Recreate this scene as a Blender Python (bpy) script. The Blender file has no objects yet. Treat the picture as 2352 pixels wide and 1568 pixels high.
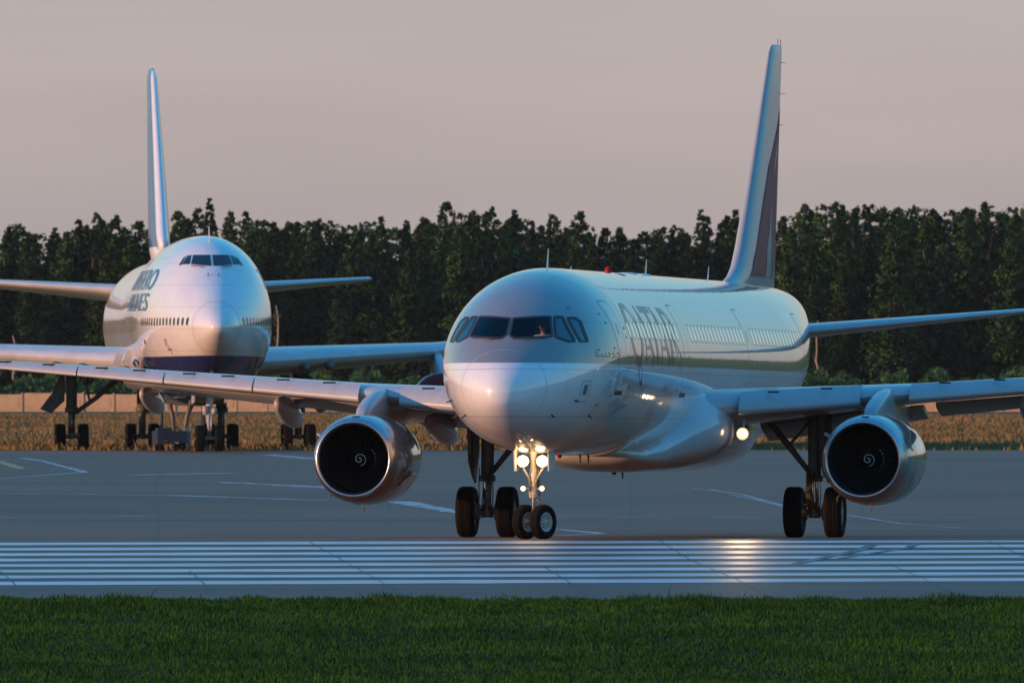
import bpy, bmesh, math, random
import numpy as np
from mathutils import Vector, Matrix

R = math.radians
SC = bpy.context.scene
COL = SC.collection

# ------------------------------------------------------------------ camera
cam_d = bpy.data.cameras.new("camera")
cam = bpy.data.objects.new("camera", cam_d)
COL.objects.link(cam)
cam.location = (0, 0, 3.62)
cam_d.sensor_width = 36.0
cam_d.lens = 36.0 * 41760 / 2352.0
cam_d.clip_start = 5.0
cam_d.clip_end = 12000.0
cam.rotation_euler = (R(90) + math.atan((860 - 784) / 41760.0), 0, 0)
SC.camera = cam
cam_d.dof.use_dof = True
cam_d.dof.focus_distance = 402.0
cam_d.dof.aperture_fstop = 13.0

# ------------------------------------------------------------------ world
SUN_AZ = 65.0      # degrees left of the direction from the aircraft back to the camera
SUN_EL = 5.5
to_sun = Vector((-math.sin(R(SUN_AZ)) * math.cos(R(SUN_EL)),
                 -math.cos(R(SUN_AZ)) * math.cos(R(SUN_EL)), math.sin(R(SUN_EL))))
W = bpy.data.worlds.new("World")
SC.world = W
W.use_nodes = True
nt = W.node_tree
for n in list(nt.nodes):
    nt.nodes.remove(n)
N = nt.nodes.new
L = nt.links.new
sky = N('ShaderNodeTexSky')
sky.sky_type = 'NISHITA'
sky.sun_disc = False
sky.sun_elevation = R(SUN_EL)
sky.sun_rotation = math.atan2(to_sun.x, to_sun.y)
sky.air_density = 1.6
sky.dust_density = 1.0
sky.ozone_density = 3.0
tc = N('ShaderNodeTexCoord')
sep = N('ShaderNodeSeparateXYZ')
L(tc.outputs['Generated'], sep.inputs[0])
SKY_STR = 0.15
# dusty band of pinkish haze low over the horizon all round, thinning out upwards
hz = N('ShaderNodeValToRGB')
e = hz.color_ramp.elements
e[0].position = 0.0
e[0].color = (0.355, 0.325, 0.315, 1)
e[1].position = 1.0
e[1].color = (0.04, 0.30, 0.76, 1)
for p, c in ((0.014, (0.488, 0.412, 0.402)), (0.045, (0.56, 0.54, 0.49)), (0.10, (0.38, 0.62, 0.68)), (0.25, (0.13, 0.54, 0.85)), (0.5, (0.05, 0.40, 0.88))):
    q = e.new(p)
    q.color = (*c, 1)
L(sep.outputs['Z'], hz.inputs[0])
sc_ = N('ShaderNodeVectorMath')
sc_.operation = 'SCALE'
sc_.inputs['Scale'].default_value = 1.0 / SKY_STR
L(hz.outputs[0], sc_.inputs[0])
tint = N('ShaderNodeMix')
tint.data_type = 'RGBA'
tint.blend_type = 'MULTIPLY'
tint.inputs[0].default_value = 1.0
tint.inputs[7].default_value = (0.35, 0.85, 1.3, 1)
L(sky.outputs[0], tint.inputs[6])
fr = N('ShaderNodeValToRGB')
fr.color_ramp.elements[0].position = 0.03
fr.color_ramp.elements[0].color = (1, 1, 1, 1)
fr.color_ramp.elements[1].position = 0.6
fr.color_ramp.elements[1].color = (0.75, 0.75, 0.75, 1)
L(sep.outputs['Z'], fr.inputs[0])
mx = N('ShaderNodeMix')
mx.data_type = 'RGBA'
L(fr.outputs[0], mx.inputs[0])
L(tint.outputs[2], mx.inputs[6])
L(sc_.outputs[0], mx.inputs[7])
# faint soft cloud streaks
mp = N('ShaderNodeMapping')
mp.inputs['Scale'].default_value = (30, 30, 220)
L(tc.outputs['Generated'], mp.inputs[0])
nz = N('ShaderNodeTexNoise')
nz.inputs['Scale'].default_value = 1.0
nz.inputs['Detail'].default_value = 3.0
L(mp.outputs[0], nz.inputs['Vector'])
mr = N('ShaderNodeMapRange')
mr.inputs['From Min'].default_value = 0.3
mr.inputs['From Max'].default_value = 0.7
mr.inputs['To Min'].default_value = 0.955
mr.inputs['To Max'].default_value = 1.035
L(nz.outputs[0], mr.inputs[0])
m2 = N('ShaderNodeVectorMath')
m2.operation = 'SCALE'
L(mx.outputs[2], m2.inputs[0])
L(mr.outputs[0], m2.inputs['Scale'])
bg = N('ShaderNodeBackground')
bg.inputs[1].default_value = SKY_STR
L(m2.outputs[0], bg.inputs[0])
wo = N('ShaderNodeOutputWorld')
L(bg.outputs[0], wo.inputs[0])

sun_d = bpy.data.lights.new("sun", 'SUN')
sun_d.energy = 4.6
sun_d.angle = R(0.6)
sun_d.color = (1.0, 0.50, 0.27)
sun = bpy.data.objects.new("sun", sun_d)
COL.objects.link(sun)
sun.rotation_euler = to_sun.to_track_quat('Z', 'Y').to_euler()

SC.view_settings.view_transform = 'Standard'
SC.view_settings.look = 'None'
SC.view_settings.exposure = 0.0
SC.view_settings.gamma = 1.0
SC.view_settings.use_curve_mapping = False
SC.cycles.max_bounces = 6
SC.cycles.sample_clamp_indirect = 4.0
SC.cycles.caustics_reflective = False
SC.cycles.caustics_refractive = False

# ------------------------------------------------------------------ materials
def new_mat(name):
    m = bpy.data.materials.new(name)
    m.use_nodes = True
    return m, m.node_tree.nodes, m.node_tree.links.new, m.node_tree.nodes['Principled BSDF']

def mat(name, col, rough=0.5, metal=0.0, coat=0.0, noise=0.0, nscale=3.0, bump=0.0, bscale=8.0, spec=0.5, coords='Object', stretch=(1, 1, 1), coat_ior=1.6):
    m, n, l, b = new_mat(name)
    b.inputs['Base Color'].default_value = (*col, 1)
    b.inputs['Roughness'].default_value = rough
    b.inputs['Metallic'].default_value = metal
    b.inputs['Coat Weight'].default_value = coat
    b.inputs['Coat Roughness'].default_value = 0.05
    b.inputs['Coat IOR'].default_value = coat_ior
    b.inputs['Specular IOR Level'].default_value = spec
    t = n.new('ShaderNodeTexCoord')
    mpn = n.new('ShaderNodeMapping')
    mpn.inputs['Scale'].default_value = stretch
    l(t.outputs[coords], mpn.inputs[0])
    if noise:
        a = n.new('ShaderNodeTexNoise')
        a.inputs['Scale'].default_value = nscale
        a.inputs['Detail'].default_value = 6
        a.inputs['Roughness'].default_value = 0.62
        l(mpn.outputs[0], a.inputs['Vector'])
        r = n.new('ShaderNodeMapRange')
        r.inputs['From Min'].default_value = 0.3
        r.inputs['From Max'].default_value = 0.7
        r.inputs['To Min'].default_value = 1 - noise
        r.inputs['To Max'].default_value = 1 + noise
        l(a.outputs[0], r.inputs[0])
        s = n.new('ShaderNodeVectorMath')
        s.operation = 'SCALE'
        s.inputs[0].default_value = col
        l(r.outputs[0], s.inputs['Scale'])
        l(s.outputs[0], b.inputs['Base Color'])
    if bump:
        a = n.new('ShaderNodeTexNoise')
        a.inputs['Scale'].default_value = bscale
        a.inputs['Detail'].default_value = 4
        l(mpn.outputs[0], a.inputs['Vector'])
        bp = n.new('ShaderNodeBump')
        bp.inputs['Strength'].default_value = 1.0
        bp.inputs['Distance'].default_value = bump
        l(a.outputs[0], bp.inputs['Height'])
        l(bp.outputs[0], b.inputs['Normal'])
    return m

def split_paint(name, low, high, zsplit, edge_shift=None, wav=0.0005, rough=0.33, coat_ior=1.75, coat_w=1.0, seams=True):
    """aircraft paint: colour 'low' under height zsplit, 'high' above; gloss coat; faint skin waviness"""
    m, n, l, b = new_mat(name)
    t = n.new('ShaderNodeTexCoord')
    s = n.new('ShaderNodeSeparateXYZ')
    l(t.outputs['Object'], s.inputs[0])
    src = s.outputs['Z']
    if edge_shift:       # (a): line height varies with station
        rr = n.new('ShaderNodeMapRange')
        rr.interpolation_type = 'SMOOTHSTEP'
        rr.inputs['From Min'].default_value = edge_shift[0]
        rr.inputs['From Max'].default_value = edge_shift[1]
        rr.inputs['To Min'].default_value = edge_shift[2]
        rr.inputs['To Max'].default_value = 0
        l(s.outputs['Y'], rr.inputs[0])
        ad = n.new('ShaderNodeMath')
        ad.operation = 'SUBTRACT'
        l(src, ad.inputs[0])
        l(rr.outputs[0], ad.inputs[1])
        src = ad.outputs[0]
    g = n.new('ShaderNodeMath')
    g.operation = 'GREATER_THAN'
    g.inputs[1].default_value = zsplit
    l(src, g.inputs[0])
    mixn = n.new('ShaderNodeMix')
    mixn.data_type = 'RGBA'
    mixn.inputs[6].default_value = (*low, 1)
    mixn.inputs[7].default_value = (*high, 1)
    l(g.outputs[0], mixn.inputs[0])
    # light grime streaks
    mpn = n.new('ShaderNodeMapping')
    mpn.inputs['Scale'].default_value = (1.2, 0.35, 1.6)
    l(t.outputs['Object'], mpn.inputs[0])
    a = n.new('ShaderNodeTexNoise')
    a.inputs['Scale'].default_value = 1.6
    a.inputs['Detail'].default_value = 7
    a.inputs['Roughness'].default_value = 0.65
    l(mpn.outputs[0], a.inputs['Vector'])
    r = n.new('ShaderNodeMapRange')
    r.inputs['From Min'].default_value = 0.35
    r.inputs['From Max'].default_value = 0.7
    r.inputs['To Min'].default_value = 1.0
    r.inputs['To Max'].default_value = 0.90
    l(a.outputs[0], r.inputs[0])
    sc2 = n.new('ShaderNodeVectorMath')
    sc2.operation = 'SCALE'
    l(mixn.outputs[2], sc2.inputs[0])
    l(r.outputs[0], sc2.inputs['Scale'])
    l(sc2.outputs[0], b.inputs['Base Color'])
    if seams:        # skin joints: rings every few frames and lap joints along the body
        out_ = sc2.outputs[0]
        for ax_, per_, wd_, off_ in (('Y', 2.66, .006, .37), ('Z', 1.03, .009, .41), ('Y', .533, .0018, .1)):
            k_ = n.new('ShaderNodeMath'); k_.operation = 'MULTIPLY_ADD'; k_.inputs[1].default_value = 1 / per_; k_.inputs[2].default_value = off_
            l(s.outputs[ax_], k_.inputs[0])
            q_ = n.new('ShaderNodeMath'); q_.operation = 'FRACT'; l(k_.outputs[0], q_.inputs[0])
            c_ = n.new('ShaderNodeMath'); c_.operation = 'LESS_THAN'; c_.inputs[1].default_value = wd_ / per_ * 2; l(q_.outputs[0], c_.inputs[0])
            m_ = n.new('ShaderNodeMapRange'); m_.inputs['To Min'].default_value = 1.0; m_.inputs['To Max'].default_value = .62; l(c_.outputs[0], m_.inputs[0])
            z_ = n.new('ShaderNodeVectorMath'); z_.operation = 'SCALE'; l(out_, z_.inputs[0]); l(m_.outputs[0], z_.inputs['Scale']); out_ = z_.outputs[0]
        l(out_, b.inputs['Base Color'])
    b.inputs['Roughness'].default_value = rough
    b.inputs['Coat Weight'].default_value = coat_w
    b.inputs['Coat Roughness'].default_value = 0.035
    b.inputs['Coat IOR'].default_value = coat_ior
    w = n.new('ShaderNodeTexNoise')
    w.inputs['Scale'].default_value = 1.9
    w.inputs['Detail'].default_value = 2
    l(t.outputs['Object'], w.inputs['Vector'])
    bp = n.new('ShaderNodeBump')
    bp.inputs['Distance'].default_value = wav * 6
    l(w.outputs[0], bp.inputs['Height'])
    l(bp.outputs[0], b.inputs['Normal'])
    l(bp.outputs[0], b.inputs['Coat Normal'])
    return m

M = {}
M['fus'] = split_paint('two_tone_grey_white_paint', (0.78, 0.78, 0.79), (0.20, 0.18, 0.175), 3.85, coat_ior=1.72)
M['jumbo'] = split_paint('white_over_navy_paint', (0.003, 0.008, 0.14), (0.80, 0.79, 0.78), 4.46, (0.0, 9.0, 0.06), coat_w=1.0, coat_ior=1.7)
M['wing'] = mat('wing_grey_paint', (0.40, 0.41, 0.43), 0.38, coat=0.6, noise=0.10, nscale=1.3)
M['slat'] = mat('slat_grey_paint', (0.40, 0.41, 0.43), 0.33, coat=0.5, noise=0.06, nscale=2.0)
M['jwing'] = mat('jumbo_wing_grey', (0.52, 0.52, 0.53), 0.45, coat=0.4, noise=0.12, nscale=0.8)
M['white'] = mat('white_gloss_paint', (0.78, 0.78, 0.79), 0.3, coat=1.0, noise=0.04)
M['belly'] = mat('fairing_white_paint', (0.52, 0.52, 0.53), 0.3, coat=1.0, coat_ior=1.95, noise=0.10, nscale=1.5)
M['finp'] = mat('fin_light_grey_paint', (0.34, 0.35, 0.36), 0.4, coat=0.35, noise=0.04)
M['cowl'] = mat('cowl_grey_gloss', (0.15, 0.16, 0.175), 0.22, coat=1.0, noise=0.05)
M['lip'] = mat('intake_lip_bare_metal', (0.46, 0.47, 0.50), 0.30, metal=1.0, noise=0.05)
M['dark'] = mat('dark_interior', (0.012, 0.012, 0.013), 0.8, spec=0.2)
M['blade'] = mat('fan_titanium', (0.018, 0.018, 0.02), 0.6, metal=0.3)
M['seal'] = mat('black_rubber_seal', (0.02, 0.02, 0.022), 0.5)
M['seam'] = mat('seam_grey', (0.16, 0.16, 0.17), 0.5)
M['soft_seam'] = mat('soft_seam_grey', (0.40, 0.40, 0.41), 0.5)
M['tyre'] = mat('tyre_rubber', (0.007, 0.0065, 0.0065), 0.8, noise=0.3, nscale=9, spec=0.12)
M['hub'] = mat('wheel_hub_pale', (0.50, 0.49, 0.45), 0.45, noise=0.1)
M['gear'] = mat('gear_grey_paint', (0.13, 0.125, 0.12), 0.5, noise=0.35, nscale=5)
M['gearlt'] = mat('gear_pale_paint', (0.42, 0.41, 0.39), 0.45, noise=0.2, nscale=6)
M['bronze'] = mat('gear_bronze_fittings', (0.45, 0.27, 0.10), 0.35, metal=0.7, noise=0.2)
M['chrome'] = mat('oleo_chrome', (0.7, 0.7, 0.7), 0.15, metal=1.0)
M['burg'] = mat('burgundy_lettering', (0.15, 0.030, 0.045), 0.5, coat=0.5, coat_ior=1.5)
M['burgl'] = mat('burgundy_emblem', (0.46, 0.12, 0.10), 0.6, spec=0.12)
M['blue'] = mat('blue_lettering', (0.008, 0.085, 0.24), 0.4, coat=0.25)
M['finblue'] = mat('fin_blue_paint', (0.02, 0.13, 0.34), 0.3, coat=1.0)
M['glassd'] = mat('dark_window_glass', (0.008, 0.012, 0.018), 0.08, coat=0.0, spec=0.5)
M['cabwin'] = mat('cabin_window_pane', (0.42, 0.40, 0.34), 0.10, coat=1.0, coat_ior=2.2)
M['cabwin'].node_tree.nodes['Principled BSDF'].inputs['Emission Color'].default_value = (1.0, 0.88, 0.60, 1)      # faint cream glow added to the panes so they read brighter
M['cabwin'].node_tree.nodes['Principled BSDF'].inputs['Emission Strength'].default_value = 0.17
M['red'] = mat('red_beacon_glass', (0.34, 0.003, 0.006), 0.45, coat=0.0, spec=0.2)
M['redcov'] = mat('red_engine_cover', (0.16, 0.008, 0.010), 0.75, noise=0.3, nscale=2)
M['wiper'] = mat('wiper_metal', (0.05, 0.05, 0.05), 0.4)
M['navy'] = mat('navy_cart_paint', (0.010, 0.018, 0.05), 0.4, coat=0.4, noise=0.2)
M['bluegrey'] = mat('blue_grey_panel', (0.10, 0.18, 0.24), 0.5)
M['skin'] = mat('skin', (0.26, 0.13, 0.08), 0.5)
M['shirt'] = mat('white_shirt', (0.5, 0.5, 0.5), 0.8)
M['uniform'] = mat('dark_uniform', (0.015, 0.017, 0.028), 0.8)
M['hair'] = mat('dark_hair', (0.015, 0.011, 0.009), 0.6)
M['bluepl'] = mat('strake_grey', (0.36, 0.37, 0.39), 0.4, coat=0.5)

def glass_mat(name, ior, tr_):
    m = bpy.data.materials.new(name)
    m.use_nodes = True
    n = m.node_tree.nodes
    l = m.node_tree.links.new
    n.clear()
    o = n.new('ShaderNodeOutputMaterial')
    mixs = n.new('ShaderNodeMixShader')
    tr = n.new('ShaderNodeBsdfTransparent')
    tr.inputs[0].default_value = (*tr_, 1)
    gl = n.new('ShaderNodeBsdfGlossy')
    gl.inputs['Roughness'].default_value = 0.03
    gl.inputs[0].default_value = (0.9, 0.95, 1, 1)
    f = n.new('ShaderNodeFresnel')
    f.inputs[0].default_value = ior
    l(f.outputs[0], mixs.inputs[0])
    l(tr.outputs[0], mixs.inputs[1])
    l(gl.outputs[0], mixs.inputs[2])
    l(mixs.outputs[0], o.inputs[0])
    return m
M['glass'] = glass_mat('windshield_glass', 1.28, (0.62, 0.66, 0.66))
M['sideglass'] = glass_mat('side_window_glass', 2.3, (0.4, 0.5, 0.5))

def lamp_mat(name, col, s):
    m, n, l, b = new_mat(name)
    b.inputs['Base Color'].default_value = (0.8, 0.8, 0.8, 1)
    b.inputs['Emission Color'].default_value = (*col, 1)
    b.inputs['Emission Strength'].default_value = s
    return m
M['lamp'] = lamp_mat('lit_lamp_glass', (1.0, 0.66, 0.30), 16.0)
M['bowl'] = lamp_mat('lit_lamp_reflector', (1.0, 0.56, 0.13), 1.5)
M['lamp2'] = lamp_mat('lit_small_lamp_glass', (1.0, 0.70, 0.33), 28.0)

# ------------------------------------------------------------------ object helpers
def link(name, me, parent=None):
    o = bpy.data.objects.new(name, me)
    COL.objects.link(o)
    if parent is not None:
        o.parent = parent
    return o

def meshobj(name, v, f, m, parent=None, smooth=True, midx=None, link_it=True):
    me = bpy.data.meshes.new(name)
    me.from_pydata([tuple(map(float, p)) for p in v], [], [tuple(int(i) for i in q) for q in f])
    for mm in (m if isinstance(m, (list, tuple)) else [m]):
        me.materials.append(mm)
    if midx is not None:
        me.polygons.foreach_set('material_index', midx)
    if smooth:
        me.polygons.foreach_set('use_smooth', [True] * len(me.polygons))
    me.validate()
    me.update()
    if not link_it:
        return me
    return link(name, me, parent)

def empty(name, label=None, cat=None, loc=(0, 0, 0), rot=(0, 0, 0), parent=None, group=None):
    o = bpy.data.objects.new(name, None)
    COL.objects.link(o)
    o.location = loc
    o.rotation_euler = rot
    o.empty_display_size = 0.5
    if parent is not None:
        o.parent = parent
    tag(o, label, cat, group)
    return o

def tag(o, label=None, cat=None, group=None, kind=None):
    if label: o['label'] = label
    if cat: o['category'] = cat
    if group: o['group'] = group
    if kind: o['kind'] = kind
    return o

class MB:
    """collects shapes into one mesh"""
    def __init__(self):
        self.v = []; self.f = []; self.m = []
    def add(self, v, f, mi=0):
        k = len(self.v)
        self.v += [tuple(p) for p in v]
        self.f += [tuple(i + k for i in q) for q in f]
        self.m += [mi] * len(f)
        return self
    def box(self, c, s, rot=None, mi=0):
        v = [Vector((x * s[0] / 2, y * s[1] / 2, z * s[2] / 2)) for z in (-1, 1) for y in (-1, 1) for x in (-1, 1)]
        if rot:
            mt = Matrix.Rotation(rot[2], 3, 'Z') @ Matrix.Rotation(rot[1], 3, 'Y') @ Matrix.Rotation(rot[0], 3, 'X')
            v = [mt @ p for p in v]
        v = [p + Vector(c) for p in v]
        return self.add(v, [(0, 2, 3, 1), (4, 5, 7, 6), (0, 1, 5, 4), (2, 6, 7, 3), (0, 4, 6, 2), (1, 3, 7, 5)], mi)
    def tube(self, pts, r, n=10, mi=0, caps=True):
        pts = [Vector(p) for p in pts]
        rs = r if isinstance(r, (list, tuple)) else [r] * len(pts)
        v = []; f = []
        a = None
        for i, p in enumerate(pts):
            d = (pts[min(i + 1, len(pts) - 1)] - pts[max(i - 1, 0)])
            d = d.normalized() if d.length > 1e-9 else Vector((0, 0, 1))
            if a is None:
                a = d.orthogonal().normalized()
            a = (a - d * a.dot(d))
            a = a.normalized() if a.length > 1e-6 else d.orthogonal().normalized()
            b = d.cross(a)
            for k in range(n):
                t = 2 * math.pi * k / n
                v.append(p + (a * math.cos(t) + b * math.sin(t)) * rs[i])
        for i in range(len(pts) - 1):
            for k in range(n):
                f.append((i * n + k, i * n + (k + 1) % n, (i + 1) * n + (k + 1) % n, (i + 1) * n + k))
        if caps:
            f.append(tuple(range(n - 1, -1, -1)))
            f.append(tuple(range((len(pts) - 1) * n, len(pts) * n)))
        return self.add(v, f, mi)
    def lathe(self, prof, c, axis='Y', n=48, mi=0, rot=None):
        """prof: (along axis, radius)"""
        v = []; f = []
        for a, r in prof:
            for k in range(n):
                t = 2 * math.pi * k / n
                p = (r * math.cos(t), r * math.sin(t))
                if axis == 'Y': q = (p[0], a, p[1])
                elif axis == 'X': q = (a, p[0], p[1])
                else: q = (p[0], p[1], a)
                v.append(Vector(q))
        if rot is not None:
            v = [rot @ q for q in v]
        v = [q + Vector(c) for q in v]
        for i in range(len(prof) - 1):
            for k in range(n):
                f.append((i * n + k, i * n + (k + 1) % n, (i + 1) * n + (k + 1) % n, (i + 1) * n + k))
        return self.add(v, f, mi)
    def loft(self, rings, closed=True, caps=True, mi=0):
        n = len(rings[0])
        v = [p for r in rings for p in r]
        f = []
        for i in range(len(rings) - 1):
            for k in range(n if closed else n - 1):
                f.append((i * n + k, i * n + (k + 1) % n, (i + 1) * n + (k + 1) % n, (i + 1) * n + k))
        if caps:
            f.append(tuple(range(n - 1, -1, -1)))
            f.append(tuple(range((len(rings) - 1) * n, len(rings) * n)))
        return self.add(v, f, mi)
    def obj(self, name, m, parent=None, smooth=True):
        o = meshobj(name, self.v, self.f, m, parent, smooth, self.m)
        return o

def flat(o, ang=40):
    """smooth shading with sharp edges kept sharp"""
    me = o.data
    bm = bmesh.new(); bm.from_mesh(me)
    bmesh.ops.recalc_face_normals(bm, faces=bm.faces)
    for ed in bm.edges:
        if len(ed.link_faces) == 2 and ed.calc_face_angle(0) > R(ang):
            ed.smooth = False
    bm.to_mesh(me); bm.free()
    return o

def pchip(xs, ys, x):
    xs = np.asarray(xs, float); ys = np.asarray(ys, float)
    h = np.diff(xs); d = np.diff(ys) / h
    m = np.zeros(len(xs))
    m[0] = d[0]; m[-1] = d[-1]
    for i in range(1, len(xs) - 1):
        if d[i - 1] * d[i] > 0:
            w1 = 2 * h[i] + h[i - 1]; w2 = h[i] + 2 * h[i - 1]
            m[i] = (w1 + w2) / (w1 / d[i - 1] + w2 / d[i])
    x = np.clip(np.asarray(x, float), xs[0], xs[-1])
    i = np.clip(np.searchsorted(xs, x, side='right') - 1, 0, len(h) - 1)
    t = (x - xs[i]) / h[i]
    return ((1 + 2 * t) * (1 - t) ** 2 * ys[i] + t * (1 - t) ** 2 * h[i] * m[i]
            + t * t * (3 - 2 * t) * ys[i + 1] + t * t * (t - 1) * h[i] * m[i + 1])

class Body:
    """fuselage of elliptical sections. rows: (station, half width, top, bottom, height of widest point)"""
    def __init__(self, rows):
        a = np.array(rows, float)
        self.t = np.sqrt(a[:, 0]); self.a = a
    def sec(self, s):
        t = np.sqrt(np.maximum(s, 0))
        return tuple(pchip(self.t, self.a[:, k], t) for k in (1, 2, 3, 4))
    def pt(self, s, ang):
        w, top, bot, zc = self.sec(s)
        c = math.cos(ang)
        return Vector((w * math.sin(ang), s, zc + (top - zc) * c if c > 0 else zc + (zc - bot) * c))
    def F(self, lat, s, z):
        w, top, bot, zc = self.sec(max(s, 1e-4))
        h = (top - zc) if z > zc else (zc - bot)
        return (lat / w) ** 2 + ((z - zc) / h) ** 2 - 1
    def nrm(self, p):
        e = 0.02
        g = Vector((self.F(p.x + e, p.y, p.z) - self.F(p.x - e, p.y, p.z),
                    self.F(p.x, p.y + e, p.z) - self.F(p.x, max(p.y - e, 1e-4), p.z),
                    self.F(p.x, p.y, p.z + e) - self.F(p.x, p.y, p.z - e)))
        return g.normalized()
    def front(self, lat, z, off=0.0):
        lo, hi = 1e-4, 9.0
        for _ in range(32):
            mid = (lo + hi) / 2
            if self.F(lat, mid, z) > 0: lo = mid
            else: hi = mid
        p = Vector((lat, hi, z))
        return p + self.nrm(p) * off
    def side(self, s, z, sg, off=0.0):
        w, top, bot, zc = self.sec(s)
        h = (top - zc) if z > zc else (zc - bot)
        u = max(0.0, 1 - ((z - zc) / h) ** 2)
        p = Vector((sg * w * math.sqrt(u), s, z))
        return p + self.nrm(p) * off
    def mesh(self, stations, nang):
        S = np.array(stations); A = np.linspace(0, 2 * np.pi, nang, endpoint=False)
        w, top, bot, zc = self.sec(S)
        c = np.cos(A)[None, :]; sn = np.sin(A)[None, :]
        X = w[:, None] * sn
        Z = np.where(c > 0, zc[:, None] + (top - zc)[:, None] * c, zc[:, None] + (zc - bot)[:, None] * c)
        Y = np.repeat(S[:, None], nang, 1)
        v = np.stack([X, Y, Z], -1).reshape(-1, 3)
        i = np.arange(len(S) - 1)[:, None]; k = np.arange(nang)[None, :]
        k2 = (k + 1) % nang
        f = np.stack([i * nang + k, i * nang + k2, (i + 1) * nang + k2, (i + 1) * nang + k], -1).reshape(-1, 4)
        return v, f

def inpoly(x, y, poly):
    c = np.zeros(np.shape(x), bool)
    j = len(poly) - 1
    for i in range(len(poly)):
        xi, yi = poly[i]; xj, yj = poly[j]
        if yi != yj:
            c ^= ((yi > y) != (yj > y)) & (x < (xj - xi) * (y - yi) / (yj - yi) + xi)
        j = i
    return c

def decal(name, polys, mapper, m, parent, step=0.12, src_mesh=None):
    """flat outline(s) in 2D cut into a grid and laid on a curved surface"""
    bm = bmesh.new()
    if src_mesh is not None:
        bm.from_mesh(src_mesh)
    for p in polys:
        vs = [bm.verts.new((a, b, 0)) for a, b in p]
        bm.faces.new(vs)
    xs = [v.co.x for v in bm.verts]; ys = [v.co.y for v in bm.verts]
    for lo, hi, ax in ((min(xs), max(xs), 0), (min(ys), max(ys), 1)):
        k = max(1, int((hi - lo) / step))
        for i in range(1, k):
            co = [0, 0, 0]; no = [0, 0, 0]
            co[ax] = lo + (hi - lo) * i / k; no[ax] = 1
            bmesh.ops.bisect_plane(bm, geom=bm.verts[:] + bm.edges[:] + bm.faces[:], plane_co=co, plane_no=no)
    bmesh.ops.triangulate(bm, faces=bm.faces[:])
    for v in bm.verts:
        v.co = mapper(v.co.x, v.co.y)
    sgn = 0.0; bm.normal_update()
    cen = sum((v.co for v in bm.verts), Vector()) / len(bm.verts)
    ref = Vector((0, cen.y + 3.0, 4.0)) if abs(cen.x) > .02 else Vector((1, 0, 0))
    for f_ in bm.faces:
        sgn += f_.normal.dot(f_.calc_center_median() - ref) * f_.calc_area()
    if sgn < 0:
        bmesh.ops.reverse_faces(bm, faces=bm.faces[:])
    me = bpy.data.meshes.new(name)
    bm.to_mesh(me); bm.free()
    me.materials.append(m)
    me.polygons.foreach_set('use_smooth', [True] * len(me.polygons))
    return link(name, me, parent)

def strip(mb, pts, w, mapper, closed=False, step=0.06, mi=0):
    """line of width w (or per point widths) laid on a surface"""
    P = [Vector((*p, 0)) for p in pts]
    if closed: P.append(P[0])
    ws = w if isinstance(w, (list, tuple)) else [w] * len(P)
    Q = []; WW = []
    for i in range(len(P) - 1):
        k = max(1, int((P[i + 1] - P[i]).length / step))
        for j in range(k):
            Q.append(P[i].lerp(P[i + 1], j / k)); WW.append(ws[i] + (ws[min(i + 1, len(ws) - 1)] - ws[i]) * j / k)
    Q.append(P[-1]); WW.append(ws[-1])
    v = []
    for i, q in enumerate(Q):
        a = Q[i - 1] if i > 0 else (Q[-2] if closed else q)
        b = Q[i + 1] if i < len(Q) - 1 else (Q[1] if closed else q)
        d = (b - a).normalized()
        nn = Vector((-d.y, d.x, 0)) * WW[i] / 2
        v.append(mapper(*(q + nn).xy)); v.append(mapper(*(q - nn).xy))
    f = []
    for i in range(len(Q) - 1):
        a, b_, c_, d_ = 2 * i, 2 * i + 1, 2 * i + 3, 2 * i + 2
        cn = (v[a] + v[c_]) / 2
        nn = (v[c_] - v[a]).cross(v[d_] - v[b_])
        f.append((a, b_, c_, d_) if nn.dot(cn - Vector((0, cn.y + (3 if abs(cn.x) > .02 else 0), 4.2))) > 0 else (a, d_, c_, b_))
    mb.add(v, f, mi)

def rrect(x0, x1, y0, y1, r, n=5):
    out = []
    for cx, cy, a0 in ((x1 - r, y1 - r, 0), (x0 + r, y1 - r, 90), (x0 + r, y0 + r, 180), (x1 - r, y0 + r, 270)):
        for i in range(n + 1):
            a = R(a0 + 90 * i / n)
            out.append((cx + r * math.cos(a), cy + r * math.sin(a)))
    return out

def text_mesh(txt, extrude=0):
    cu = bpy.data.curves.new('lettering', 'FONT')
    cu.body = txt
    cu.size = 1.0
    o = bpy.data.objects.new('lettering', cu)
    COL.objects.link(o)
    dg = bpy.context.evaluated_depsgraph_get()
    me = bpy.data.meshes.new_from_object(o.evaluated_get(dg))
    bpy.data.objects.remove(o)
    return me

# ------------------------------------------------------------------ ground
GD = [-400, 280, 318, 354, 366, 394, 398, 400, 417, 440, 852, 900, 1780, 9000]
GZ = [-2.6, -2.6, -1.77, -.79, -.508, .011, .02, 0, -.103, -.12, .005, 0, 0, 0]
def gz(y):
    return float(np.interp(y, GD, GZ))

def sheet(name, ys, x0, x1, m, lift=0.0, kind='structure', xfun=None, zfun=None, nx=1):
    v = []; f = []
    for y in ys:
        a, b = (x0, x1) if xfun is None else xfun(y)
        for i in range(nx + 1):
            x = a + (b - a) * i / nx
            yy = y
            v.append((x, yy, (zfun or (lambda x, y: gz(y)))(x, yy) + lift))
    for j in range(len(ys) - 1):
        for i in range(nx):
            k = j * (nx + 1) + i
            f.append((k, k + 1, k + nx + 2, k + nx + 1))
    o = meshobj(name, v, f, m, None, True)
    o['kind'] = kind
    return o

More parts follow.
